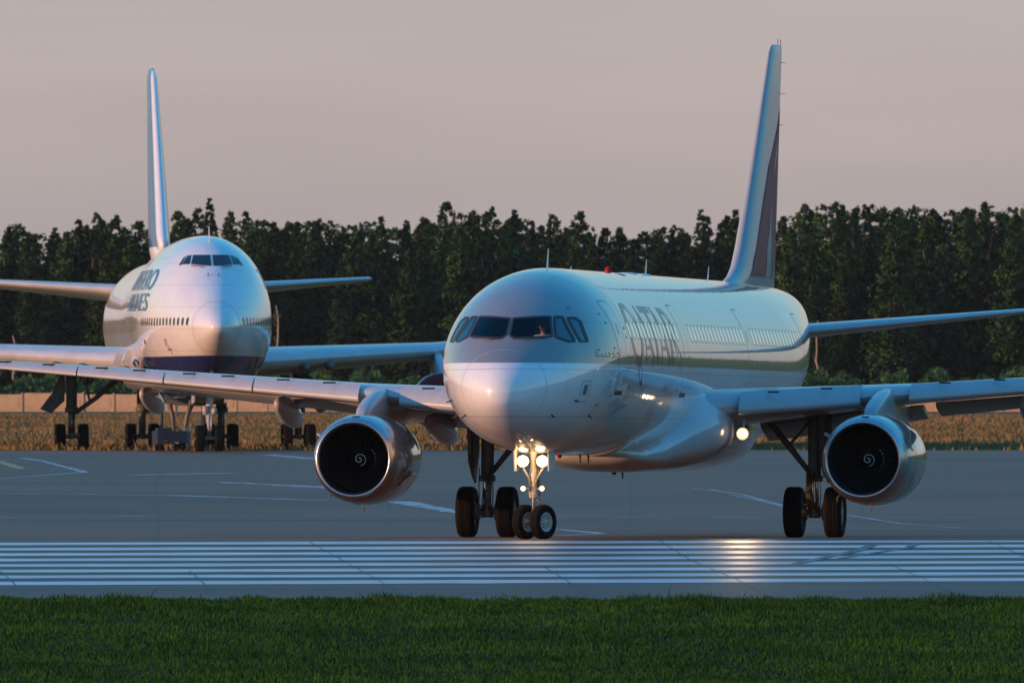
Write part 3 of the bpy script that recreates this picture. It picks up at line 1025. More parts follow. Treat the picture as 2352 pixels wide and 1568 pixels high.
def slat_prof(c, t):
    x, up, lo = naca(t, 40, .012)
    k = [i for i in range(40) if x[i] <= 0.15]; kl = [i for i in range(40) if x[i] <= 0.045]
    out = [(x[i], up[i]) for i in reversed(k)] + [(x[i], lo[i]) for i in kl[1:]]
    # inner hollow
    inn = [(0.045, -.006), (0.04, .012), (.07, .028), (x[k[-1]] - .01, up[k[-1]] - .006)]
    return out + inn

def flap_prof(c, t):
    return [(0.26, 0.0), (.18, .017), (.10, .026), (.04, .022), (.01, .010), (0, 0), (.01, -.010), (.05, -.015), (.12, -.012), (.2, -.005)]

def canoe(name, sg, lat, y0, y1, z0, z1, w, h, m, parent):
    b = MB(); rings = []
    for k in range(13):
        t = k / 12
        s = math.sin(math.pi * min(1, t * .9 + .06)) ** .7
        y = y0 + (y1 - y0) * t; z = z0 + (z1 - z0) * t ** 1.3
        rings.append([(sg * lat + w * s * math.cos(a), y, z + h * s * math.sin(a) * (1.0 if math.sin(a) > 0 else 1.0)) for a in np.linspace(0, 2 * np.pi, 14, endpoint=False)])
    b.loft(rings)
    return b.obj(name, m, parent)

def wheel(parent, c, r, w, hubr, rot=None, hubm=None, side=0):
    """tyre and hub; axle along X. returns the objects"""
    rt = rot or Matrix.Identity(3)
    h = w / 2
    p = [(-h * .55, hubr), (-h * .9, hubr * 1.12), (-h, r * .80), (-h * .93, r * .91), (-h * .75, r * .975), (-h * .50, r * .998), (-h * .44, r), (-h * .42, r * .975), (-h * .38, r * .975), (-h * .36, r),
         (-h * .14, r), (-h * .12, r * .975), (-h * .08, r * .975), (-h * .06, r), (h * .06, r), (h * .08, r * .975), (h * .12, r * .975), (h * .14, r),
         (h * .36, r), (h * .38, r * .975), (h * .42, r * .975), (h * .44, r), (h * .50, r * .998), (h * .75, r * .975), (h * .93, r * .91), (h, r * .80), (h * .9, hubr * 1.12), (h * .55, hubr)]
    ty = MB().lathe(p, (0, 0, 0), 'X', 44, 0, rt).obj('tyre', M['tyre'], parent)
    ty.location = c
    b = MB()
    b.lathe([(-h * .56, hubr * 1.0), (-h * .80, hubr * 1.08), (-h * .80, hubr * .97), (-h * .35, hubr * .80), (-h * .30, hubr * .42), (-h * .85, hubr * .26), (-h * .92, hubr * .18), (-h * .92, 0.001)], (0, 0, 0), 'X', 28, 0, rt)
    b.lathe([(h * .56, hubr * 1.0), (h * .80, hubr * 1.08), (h * .80, hubr * .97), (h * .35, hubr * .80), (h * .30, hubr * .42), (h * .85, hubr * .26), (h * .92, hubr * .18), (h * .92, 0.001)], (0, 0, 0), 'X', 28, 0, rt)
    for sgn in (-1, 1):
        for k in range(9):
            a = 2 * math.pi * k / 9
            q = Vector((sgn * h * .36, hubr * .62 * math.cos(a), hubr * .62 * math.sin(a)))
            q2 = q + Vector((sgn * .012, 0, 0))
            b.tube([rt @ q, rt @ q2], hubr * .08, 8, 1)
    hb = meshobj('wheel_hub', b.v, b.f, [hubm or M['hub'], M['dark']], parent, True, b.m)
    flat(hb, 40)
    hb.location = c
    return ty, hb

def loc_axis(parent_loc):
    return Vector(parent_loc)

# ================================================================== NEAR AIRLINER
TH = R(9.16)
liner = empty('airliner', 'grey and white twin jet airliner with burgundy QATAR lettering turning onto the runway', 'airplane')
LP = math.atan(-0.103 / 16.9) * 1.05
ax = Vector((math.sin(TH), math.cos(TH), 0))
liner.rotation_euler = (LP, 0, -TH)
liner.location = Vector((0.489, 400.0, 0.0)) - ax * 5.07 + Vector((0, 0, 5.07 * math.tan(-LP)))

A = Body([
    # station, half width, top, bottom, widest height
    (0.0, 0.001, 3.201, 3.199, 3.20), (0.06, 0.235, 3.43, 2.985, 3.21), (0.25, 0.47, 3.66, 2.80, 3.24), (0.5, 0.68, 3.86, 2.65, 3.28), (0.85, 0.90, 4.09, 2.50, 3.33), (1.2, 1.08, 4.30, 2.38, 3.38),
    (1.6, 1.25, 4.58, 2.28, 3.44), (2.0, 1.40, 4.86, 2.20, 3.50), (2.5, 1.55, 5.13, 2.11, 3.58), (3.0, 1.68, 5.35, 2.04, 3.66), (3.6, 1.80, 5.57, 1.97, 3.75), (4.3, 1.89, 5.75, 1.915, 3.83),
    (5.2, 1.95, 5.90, 1.875, 3.89), (6.5, 1.975, 5.98, 1.85, 3.92), (8.0, 1.975, 5.99, 1.85, 3.92), (29.5, 1.975, 5.99, 1.85, 3.92), (31.5, 1.965, 5.99, 1.98, 3.94), (34, 1.85, 5.985, 2.45, 4.10),
    (37, 1.52, 5.97, 3.20, 4.50), (40, 1.05, 5.92, 4.02, 4.95), (42.5, 0.60, 5.78, 4.65, 5.20), (44.0, 0.34, 5.60, 5.0, 5.3), (44.5, 0.20, 5.46, 5.14, 5.3)])

PANES = [
    [(.035, 4.82), (.40, 4.85), (.78, 4.865), (.905, 4.43), (.55, 4.40), (.15, 4.385), (.035, 4.46)],
    [(.85, 4.865), (1.00, 4.86), (1.32, 4.33), (1.22, 4.32), (.975, 4.42)],
    [(1.09, 4.85), (1.22, 4.845), (1.33, 4.76), (1.52, 4.33), (1.41, 4.325)],
]
st = list(np.concatenate([[0, .004, .015, .04, .08, .14, .22, .32, .44, .58, .72, .86], np.arange(1.0, 3.4, .028), np.arange(3.4, 8, .3), np.arange(8, 29.5, 1.2), np.arange(29.5, 44.5, .5), [44.5]]))
fv, ff = A.mesh(st, 380)
cx = fv[ff].mean(1)
kill = np.zeros(len(ff), bool)
for P_ in PANES:
    kill |= inpoly(np.abs(cx[:, 0]), cx[:, 2], P_) & (cx[:, 1] < 3.6) & (cx[:, 2] > 4.1)
ff = ff[~kill]
fus = meshobj('fuselage', fv, ff, [M['fus']], liner)

# windshield panes, seals, wipers
def fmap(off, sg=1):
    return lambda a, b: A.front(sg * a, b, off)
for sg in (-1, 1):
    for P_ in PANES:
        g_ = decal('windshield_pane', [P_], fmap(.004, sg), M['glass'] if P_ is PANES[0] else M['sideglass'], fus, .12)
        b = MB(); strip(b, P_, .045, fmap(.009, sg), True, .06)
        b.obj('window_seal', M['seal'], fus)
    b = MB()
    x0 = .12 if sg > 0 else .16
    wp = [Vector(A.front(sg * t, 4.366 + .010 * k, .02)) for k, t in enumerate((x0 + .02, .45, .80))]
    b.tube(wp, .007, 6)
    b.tube([A.front(sg * .30, 4.345, .025), A.front(sg * .52, 4.355, .05), A.front(sg * .62, 4.37, .04)], .009, 6)
    b.obj('wiper', M['wiper'], fus)
    # probes, static ports and panel with small window like plate
    for la, z_ in ((1.36, 3.04), (.95, 2.72), (1.45, 2.72)):
        p = A.front(sg * la, z_, 0); nn = A.nrm(p)
        b = MB(); b.tube([p, p + nn * .09, p + nn * .12 + Vector((0, -.12, 0))], [.022, .016, .008], 6)
        b.obj('probe', M['wiper'], fus)
    # access plate low on the nose
    op = rrect(1.46, 1.70, 3.02, 3.46, .05)
    smap = lambda u, v, o=.004: A.side(u, v, sg, o)
    b = MB(); strip(b, rrect(2.32, 2.80, 3.02, 3.46, .06), .014, lambda u, v, s=sg: A.side(u, v, s, .004), True, .05)
    b.obj('hatch_outline', M['seam'], fus)
    decal('hatch_plate', [rrect(2.46, 2.66, 3.16, 3.38, .015)], lambda u, v, s=sg: A.side(u, v, s, .006), M['seam'], fus, .08)

# cockpit inside
b = MB()
b.box((0, 3.75, 4.35), (2.3, .05, 1.7)).box((0, 2.95, 3.62), (2.3, 1.5, .05))
b.obj('cockpit_lining', M['dark'], fus, False)
b = MB(); b.box((0, 2.05, 4.08), (1.9, .5, .42), (R(-12), 0, 0)); b.obj('instrument_panel', M['dark'], fus, False)

# ring seams
def ring(name, s, w, m, a0=0, a1=360, body=A, parent=None):
    b = MB(); v = []; n = 140
    for k in range(n + 1):
        a = R(a0 + (a1 - a0) * k / n)
        for ds in (-w / 2, w / 2):
            p = body.pt(s + ds, a); nn = body.nrm(p); v.append(p + nn * (.002 if body is A else .006))
    b.add(v, [(2 * k, 2 * k + 1, 2 * k + 3, 2 * k + 2) for k in range(n)])
    return b.obj(name, m, parent)
ring('radome_seam', .92, .014, M['soft_seam'], parent=fus)
for s in (6.3, 14.2, 24.2, 33.8):
    ring('skin_seam', s, .012, M['soft_seam'], -85, 85, parent=fus)
# doors
DOORS = [(4.85, 5.66), (14.10, 14.86), (24.1, 24.86), (33.9, 34.66)]
for sg in (-1, 1):
    for i, (a, c) in enumerate(DOORS):
        mp_ = lambda u, v, s=sg: A.side(u, v, s, .0015)
        z0 = 3.42; z1 = 5.22
        d = decal('door', [rrect(a, c, z0, z1, .12)], mp_, M['fus'], fus, .05)
        b = MB(); strip(b, rrect(a - .02, c + .02, z0 - .02, z1 + .02, .13), .020, lambda u, v, s=sg: A.side(u, v, s, .003), True, .05)
        b.obj('door_outline', M['soft_seam'], fus)
        b = MB()
        for k, zz in enumerate((3.30, 3.22)):
            strip(b, [(a - .03, zz), (c + .03, zz)], .07 if k == 0 else .1, lambda u, v, s=sg: A.side(u, v, s, .006), False, .05, k)
        meshobj('door_sill', b.v, b.f, [M['white'], M['seal']], fus, True, b.m)
        if i != 1:
            decal('door_window', [rrect((a + c) / 2 - .07, (a + c) / 2 + .07, 4.5, 4.74, .06)], lambda u, v, s=sg: A.side(u, v, s, .004), M['glassd'], fus, .08)
# cabin windows
wmesh = {}
for sg in (-1, 1):
    def winmesh(s0, name, poly, m, off):
        o = decal(name, [poly], lambda u, v, s=sg: A.side(s0 + u, v, s, off) - Vector((0, s0, 0)), m, fus, .06)
        return o
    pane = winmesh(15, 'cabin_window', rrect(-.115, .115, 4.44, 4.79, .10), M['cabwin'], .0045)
    b = MB(); strip(b, rrect(-.135, .135, 4.42, 4.81, .12), .013, lambda u, v, s=sg: A.side(15 + u, v, s, .006) - Vector((0, 15, 0)), True, .05)
    rim_me = meshobj('window_rim', b.v, b.f, [M['seam']], None, True, link_it=False)
    first = True
    s = 6.62; 
    stations = []
    while s < 35:
        bad = any(a - .30 < s < c + .30 for a, c in DOORS) or (18.9 < s < 19.4)
        if not bad: stations.append(s)
        s += .533
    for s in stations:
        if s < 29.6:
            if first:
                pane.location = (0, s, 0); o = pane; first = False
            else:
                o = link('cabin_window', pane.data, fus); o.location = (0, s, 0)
            r_ = link('window_rim', rim_me, fus); r_.location = (0, s, 0)
        else:
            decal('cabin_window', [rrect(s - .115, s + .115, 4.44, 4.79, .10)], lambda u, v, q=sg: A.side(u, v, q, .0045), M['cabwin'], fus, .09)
            b = MB(); strip(b, rrect(s - .135, s + .135, 4.42, 4.81, .12), .013, lambda u, v, q=sg: A.side(u, v, q, .006), True, .05)
            b.obj('window_rim', M['seam'], fus)

for sg in (-1, 1):      # service hatches, stencils and drain ports low on the body
    for (u, v, w, h_) in ((6.1, 2.62, .5, .32), (7.6, 2.45, .42, .42), (9.3, 3.05, .3, .2), (10.6, 2.5, .55, .35), (12.3, 2.75, .34, .24), (3.5, 2.72, .3, .25), (26.5, 2.6, .5, .4), (29.0, 3.2, .3, .3), (31.8, 3.1, .4, .3)):
        b = MB(); strip(b, rrect(u, u + w, v, v + h_, .05), .012, lambda a, c, s=sg: A.side(a, c, s, .0025), True, .05)
        b.obj('hatch_outline', M['soft_seam'], fus)
    for (u, v) in ((5.95, 4.62), (5.98, 3.75), (6.35, 3.3), (8.4, 3.3), (11.5, 3.35), (13.4, 3.3), (15.3, 3.35), (23.7, 3.5), (25.4, 4.0)):
        decal('stencil', [rrect(u, u + .16, v, v + .05, .01)], lambda a, c, s=sg: A.side(a, c, s, .003), M['seam'], fus, .05)
decal('cheat_line', [[(9.3, 3.965), (14.0, 3.960), (14.0, 3.948), (9.3, 3.953)]], lambda a, c: A.side(a, c, 1, .003), M['burg'], fus, .3)
# QATAR lettering (reads nose to tail on the left side, tail to nose on the right side)
def letters(flip):
    T = []    # list of (points, widths)
    def q(x): return x
    def add(p, w): T.append((p, w))
    zb, zt = 3.88, 5.16
    cx_, cz, rx, rz = 7.40, (zb + zt) / 2, .72, (zt - zb) / 2
    pts = [(cx_ + rx * math.cos(t), cz + rz * math.sin(t)) for t in np.linspace(0, 2 * np.pi, 48)]
    add(pts, [.10 + .22 * abs(math.cos(t)) for t in np.linspace(0, 2 * np.pi, 48)])
    add([(7.25, zb + .14), (7.5, zb - .08), (7.8, zb - .30), (8.1, zb - .50)], [.12, .30, .34, .04])
    def A_(x):
        add([(x, zb), (x + .50, zt)], [.12, .12]); add([(x + .50, zt), (x + 1.10, zb)], [.16, .36])
        add([(x + .18, zb + .36), (x + .86, zb + .36)], .09)
    A_(8.45)
    add([(9.45, zt - .06), (10.95, zt - .06)], .15); add([(10.2, zt), (10.2, zb)], [.30, .34])
    A_(10.75)
    x = 12.35
    add([(x, zb), (x, zt)], [.34, .30])
    add([(x, zt - .06), (x + .55, zt - .08), (x + .86, zt - .26), (x + .86, zt - .46), (x + .55, zt - .64), (x, zt - .68)], [.12, .16, .28, .28, .16, .09])
    add([(x + .42, zt - .66), (x + 1.25, zb)], [.20, .38])
    return T
for sg in (-1, 1):
    b = MB()
    xm = lambda u: u if sg > 0 else (19.9 - u)
    for p, w in letters(0):
        strip(b, p, w, lambda u, v, s=sg: A.side(xm(u), v, s, .003), False, .05)
    b.obj('lettering', M['burg'], fus)
# small script under the cockpit window (strokes of the calligraphy)
b = MB()
S0 = [[(0, .02), (.03, .16), (.10, .17), (.12, .04), (.0, .03)], [(.12, .04), (.30, .03), (.33, .12), (.36, .03), (.50, .04), (.52, .15)], [(.50, .04), (.70, .03), (.78, .10), (.66, .13)],
      [(.86, .0), (.98, .02), (1.02, .10), (.90, .12)], [(1.06, .04), (1.22, .05), (1.24, .0)], [(1.20, .12), (1.32, .14), (1.40, .04), (1.24, -.04)], [(1.50, .04), (1.52, .24)], [(.30, -.05), (.34, -.05)], [(1.02, .18), (1.06, .18)], [(.04, .22), (.08, .22)]]
for p in S0:
    strip(b, [(3.1 + u * 1.25, 3.98 + v * .8) for u, v in p], .020, lambda u, v: A.side(u, v, 1, .003), False, .03)
b.obj('small_script', M['seam'], fus)
b = MB()
for p in S0:
    strip(b, [(4.9 - u * 1.25, 3.98 + v * .8) for u, v in p], .020, lambda u, v: A.side(u, v, -1, .003), False, .03)
b.obj('small_script', M['seam'], fus)

# belly and wing root fairing
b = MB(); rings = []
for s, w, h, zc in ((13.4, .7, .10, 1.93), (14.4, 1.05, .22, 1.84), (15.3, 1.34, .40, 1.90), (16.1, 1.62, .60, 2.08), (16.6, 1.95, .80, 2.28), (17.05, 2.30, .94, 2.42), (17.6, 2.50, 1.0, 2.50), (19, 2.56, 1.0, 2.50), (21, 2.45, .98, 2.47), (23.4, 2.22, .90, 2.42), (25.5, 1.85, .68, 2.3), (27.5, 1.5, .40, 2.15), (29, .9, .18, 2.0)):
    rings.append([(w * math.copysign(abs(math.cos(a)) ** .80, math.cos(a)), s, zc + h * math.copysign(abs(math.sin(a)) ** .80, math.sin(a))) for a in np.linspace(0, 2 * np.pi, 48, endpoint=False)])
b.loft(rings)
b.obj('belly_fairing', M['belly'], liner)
# belly antennas and drain masts
for (s, z_, m_) in ((8.6, 1.86, 'red'), (11.4, 1.85, 'seam'), (16.5, 1.50, 'red'), (17.6, 1.50, 'wiper'), (12.6, 1.85, 'wiper')):
    b = MB()
    if m_ == 'red': b.lathe([(0, .055), (-.04, .06), (-.08, .04), (-.095, .002)], (0, s, z_ + .02), 'Z', 14)
    else: b.loft([[(-.012, s, z_ + .02), (.012, s, z_ + .02), (.012, s + .22, z_ + .02), (-.012, s + .22, z_ + .02)], [(-.006, s + .12, z_ - .16), (.006, s + .12, z_ - .16), (.006, s + .22, z_ - .16), (-.006, s + .22, z_ - .16)]])
    b.obj('beacon' if m_ == 'red' else 'belly_antenna', M[m_], liner)

# roof antennas
def blade(s, h, c, z=5.97, lean=.25, m='white', off=0):
    b = MB()
    r_ = []
    for t in (0, .5, 1):
        cc = c * (1 - .6 * t); y = s + lean * t
        r_.append([(off + .015 * (1 - .6 * t) * x, y + cc * yy, z + h * t) for x, yy in ((0, 0), (1, .3), (.6, .8), (0, 1), (-.6, .8), (-1, .3))])
    b.loft(r_)
    return b.obj('antenna', M[m], liner, False)
blade(6.7, .46, .35, 5.95)
blade(21.0, .40, .32, 5.96)
blade(30.6, .34, .26, 5.97)
blade(10.0, .10, .2, 5.97)
b = MB(); b.lathe([(0, .08), (.08, .08), (.14, .055), (.165, .002)], (0, 15.6, 5.97), 'Z', 18); b.obj('beacon', M['red'], liner)
for s in (18.0, 20.0):
    b = MB(); b.lathe([(0, .30), (.025, .27), (.04, .16), (.045, .002)], (0, s, 5.975), 'Z', 24); b.obj('antenna_dome', M['white'], liner)
b = MB(); strip(b, [(14.2, 5.93), (14.8, 5.93)], .05, lambda u, v: A.side(u, v, 1, .012), False, .1); b.obj('roof_plate', M['seal'], fus)
# small vents and marks on the nose
for (u, v) in ((3.15, 5.05), (3.35, 4.15), (4.35, 4.95), (4.45, 4.75), (4.5, 4.2), (6.0, 4.45), (3.6, 2.95), (4.5, 3.15)):
    decal('port', [rrect(u - .05, u + .05, v - .025, v + .025, .02)], lambda a, c: A.side(a, c, 1, .003), M['seam'], fus, .05)

# ---- wings
WG = Wing([(1.6, 17.0, 6.35, 2.92, .145, 3.0), (6.4, 19.5, 3.95, 3.27, .118, 1.2), (17.0, 25.0, 1.50, 4.05, .105, -1.0)])
lats = [1.6, 2.4, 3.4, 4.4, 5.4, 6.4, 8, 10, 12, 14, 16, 17.0]
for sg in (-1, 1):
    wg = WG.build('wing', sg, M['wing'], liner, lats)
    for l0, l1 in ((2.72, 5.30), (6.35, 9.03), (9.07, 11.33), (11.37, 13.58), (13.62, 16.2)):
        WG.piece('slat', sg, l0, l1, M['slat'], wg, slat_prof, -.055, -.030, 17)
        for k in range(2):     # dark slat tracks and drain holes
            lm = l0 + (l1 - l0) * (.28 + .44 * k)
            le, c, z, t, tw = WG.at(lm); c = min(c, 4.6)
            b = MB(); b.box((sg * lm, le - .045 * c + .08, z + .055 * c - .0), (.30, .05, .018), (R(-28), 0, sg * R(-27)))
            b.obj('slat_track_slot', M['seal'], wg, False)
    WG.piece('flap', sg, 2.5, 6.2, M['wing'], wg, flap_prof, .80, -.060, -16)
    WG.piece('flap', sg, 6.5, 12.8, M['wing'], wg, flap_prof, .78, -.055, -16)
    for lat, y0, ln, z0, dz, w, h in ((8.65, 21.7, 3.1, 3.05, -.42, .24, .32), (12.1, 23.3, 2.7, 3.30, -.36, .20, .27), (5.0, 20.9, 3.9, 2.66, -.40, .26, .33)):
        canoe('flap_track_fairing', sg, lat, y0, y0 + ln, z0, z0 + dz, w, h, M['wing'], wg)
    # landing light under the wing root
    b = MB()
    lx, ly, lz = sg * 2.78, 17.55, 2.36
    b.lathe([(.0, .137), (.02, .15), (.10, .13), (.16, .03)], (lx, ly, lz), 'Y', 20)
    b.tube([(lx, ly + .1, lz), (lx, ly + .25, lz + .35)], .03, 6)
    b.obj('landing_light_housing', M['gearlt'], wg)
    b = MB(); b.lathe([(-.016, .002), (-.014, .06), (-.010, .085)], (lx, ly, lz), 'Y', 20); b.lathe([(-.010, .086), (-.004, .115), (.0, .135)], (lx, ly, lz), 'Y', 24, 1)
    meshobj('landing_light', b.v, b.f, [M['lamp'], M['bowl']], wg, True, b.m)
    # wing tip fence
    le, c, z, t, tw = WG.at(17.0)
    b = MB(); b.loft([[(sg * 17.08 + d, le + .2 + yy, z + zz) for yy, zz in ((0, 0), (.9, .75), (1.5, .72), (1.35, 0), (1.5, -.6), (1.1, -.62))] for d in (-.02, .02)])
    b.obj('wingtip_fence', M['white'], wg, False)

# ---- horizontal tail
TL = Wing([(0.5, 38.2, 3.75, 4.78, .10, 0), (6.23, 41.6, 1.35, 5.38, .09, 0)])
for sg in (-1, 1):
    TL.build('tailplane', sg, M['wing'], liner, [0.5, 2, 4, 6.23])

# ---- fin
def fin_build(body_parent, rows, m, name='fin'):
    """rows: z, LE, TE, thickness ratio"""
    b = MB(); rings = []
    x, up, lo = naca(.1, 18, 0)
    for z, le, te, t in rows:
        c = te - le
        pts = [(up[i] * t / .1, x[i]) for i in range(len(x) - 1, -1, -1)] + [(lo[i] * t / .1, x[i]) for i in range(1, len(x) - 1)]
        rings.append([(px * c, le + py * c, z) for px, py in pts])
    b.loft(rings)
    return flat(b.obj(name, m, body_parent), 60)
FR = [(5.60, 32.6, 41.5, .045), (5.96, 33.3, 41.45, .055), (6.12, 34.3, 41.45, .068), (6.35, 35.05, 41.5, .080), (6.8, 35.75, 41.6, .088), (8.5, 37.55, 41.93, .090), (10.5, 39.55, 42.42, .088), (11.55, 40.6, 42.66, .085), (11.72, 40.9, 42.68, .05), (11.76, 41.3, 42.6, .01)]
fin = fin_build(liner, FR, M['finp'])
fz = np.array(FR)
def finpt(fr_, z, sg, off=.012):
    le, te, t = (float(np.interp(z, fz[:, 0], fz[:, k])) for k in (1, 2, 3))
    c = te - le
    th = 5 * t * (0.2969 * math.sqrt(fr_) - .126 * fr_ - .3516 * fr_ ** 2 + .2843 * fr_ ** 3 - .1030 * fr_ ** 4) * c
    return Vector((sg * (max(th, 0) + off), le + fr_ * c, z))
for sg in (-1, 1):
    decal('tail_emblem', [[(.22, 6.15), (.18, 6.5), (.205, 7.2), (.25, 8.0), (.33, 8.8), (.55, 9.4), (.80, 9.9), (.965, 10.3), (.975, 9.0), (.975, 7.8), (.95, 7.0), (.90, 6.4), (.88, 6.15)]],
          lambda u, v, s=sg: finpt(u, v, s), M['burgl'], fin, .15)
    for p in ([(.58, 6.16), (.55, 6.5), (.49, 6.80), (.50, 6.95), (.54, 7.3), (.57, 8.1), (.61, 7.5), (.68, 7.0), (.72, 6.5), (.78, 6.16)], [(.60, 8.62), (.66, 8.72), (.80, 9.30), (.83, 9.50), (.70, 9.15)]):
        decal('tail_emblem', [p], lambda u, v, s=sg: finpt(u, v, s, .018), M['finp'], fin, .12)
    b = MB(); strip(b, [(.955, 6.1), (.975, 8), (.97, 8.9)], .02, lambda u, v, s=sg: finpt(u, v, s, .022), False, .1)
    b.obj('rudder_seam', M['seal'], fin)
for z in (11.35, 10.6, 9.85):
    b = MB(); te = float(np.interp(z, fz[:, 0], fz[:, 2]))
    b.tube([(0, te - .02, z), (0, te + .14, z)], .008, 5); b.tube([(-.10, te + .05, z), (.10, te + .05, z)], .006, 5); b.obj('static_wick', M['seal'], fin)
for y_ in (42.0, 42.45):
    b = MB(); b.tube([(0, y_, 11.74), (0, y_ + .05, 11.9)], .008, 5); b.obj('static_wick', M['seal'], fin)

# ---- engines
def engine(sg):
    c = Vector((sg * 5.82, 15.5, 1.78))
    e = MB()
    outer = [(.12, .912), (.25, .942), (.5, .985), (.9, 1.022), (1.5, 1.04), (2.4, 1.03), (3.4, .98), (4.3, .87), (5.1, .70), (5.15, .68), (5.1, .62), (3.9, .5)]
    e.lathe(outer, c, 'Y', 72)
    nac = e.obj('engine', M['cowl'], liner)
    b = MB(); b.lathe([(.42, .976), (.25, .948), (.12, .918), (.04, .884), (.005, .853), (0, .833), (.01, .815), (.05, .796), (.12, .780), (.25, .768)], c, 'Y', 72)
    b.obj('intake_lip', M['lip'], nac)
    b = MB(); b.lathe([(.245, .769), (.6, .765), (1.2, .78), (1.35, .78), (1.36, .30), (2.2, .25)], c, 'Y', 60)
    b.obj('intake_duct', M['dark'], nac)
    b = MB(); b.lathe([(.82, .002), (.84, .04), (.90, .10), (1.02, .19), (1.18, .26), (1.3, .285)], c, 'Y', 36)
    b.obj('spinner', M['dark'], nac)
    b = MB()
    pts = []; rr = []
    for k in range(46):
        t = k / 45; a = t * 1.55 * 2 * math.pi + 1.2; r = .02 + .13 * t
        yd = float(np.interp(r, [0, .04, .10, .19, .26], [.82, .84, .90, 1.02, 1.18]))
        pts.append(c + Vector((-r * math.cos(a), yd - .012, r * math.sin(a)))); rr.append(.007 + .006 * (1 - t))
    b.tube(pts, rr, 6)
    b.obj('spinner_spiral', M['white'], nac)
    b = MB()
    for k in range(22):
        a = 2 * math.pi * k / 22
        rings = []
        for t in (0, .5, 1):
            r = .27 + .50 * t; tw = R(25 + 35 * t); hw = .07 + .05 * t
            u = Vector((math.cos(a), 0, math.sin(a))); w_ = Vector((-math.sin(a), 0, math.cos(a)))
            dd = w_ * math.sin(tw) * hw + Vector((0, 1, 0)) * math.cos(tw) * hw
            q = c + Vector((0, 1.25, 0)) + u * r
            rings.append([q - dd, q + dd * .3 + u * .0, q + dd])
        b.loft(rings, False, False)
    b.obj('fan', M['blade'], nac)
    # pylon
    b = MB()
    rings = []
    for y, w, zt, zb in ((.95, .10, 1.01, .85), (1.4, .17, 1.20, .8), (2.1, .20, 1.37, .8), (2.9, .20, 1.52, .8), (3.8, .19, 1.62, .7), (4.9, .17, 1.55, .6), (6.3, .14, 1.35, .7), (7.7, .05, 1.2, .9)):
        rings.append([c + Vector((w * math.copysign(abs(math.cos(a)) ** .6, math.cos(a)), y, (zt + zb) / 2 + (zt - zb) / 2 * math.copysign(abs(math.sin(a)) ** .6, math.sin(a)))) for a in np.linspace(0, 2 * np.pi, 20, endpoint=False)])
    b.loft(rings)
    b.obj('pylon', M['bluepl'], nac)
    # strake on each shoulder, seams, drain mast, latch line
    for q in ((-1, 118 if sg > 0 else 118),):
        a = R(152)
        o_ = Vector((math.cos(a), 0, math.sin(a)))
        b = MB(); b.loft([[c + Vector((0, yy, 0)) + o_ * rr_ for yy, rr_ in ((.95, 1.0), (1.25, 1.20), (1.75, 1.27), (1.95, 1.03))], [c + Vector((.02, yy, .025)) + o_ * rr_ for yy, rr_ in ((.95, 1.0), (1.25, 1.20), (1.75, 1.27), (1.95, 1.03))]])
        b.obj('strake', M['bluepl'], nac, False)
    for yy, rr_ in ((1.32, 1.036), (3.05, .9978)):
        b = MB(); b.lathe([(yy, rr_ + .001), (yy + .012, rr_ + .003), (yy + .024, rr_ + .001)], c, 'Y', 64); b.obj('cowl_seam', M['seal'], nac)
    b = MB(); b.tube([c + Vector((-.03, 1.6, -1.01)), c + Vector((-.03, 1.66, -1.16))], [.018, .012], 6)
    b.obj('drain_mast', M['seam'], nac)
    b = MB(); b.tube([c + Vector((-.66, 1.2, -.78)), c + Vector((-.74, 1.1, -.87)), c + Vector((-.73, 1.1, -.96))], [.016, .014, .01], 6)
    b.obj('drain_mast', M['seam'], nac)
    b = MB(); b.box(c + Vector((.02, .30, .958)), (.16, .08, .03)); b.obj('hoist_point', M['seal'], nac, False)
    return nac
engine(-1)
engine(1)

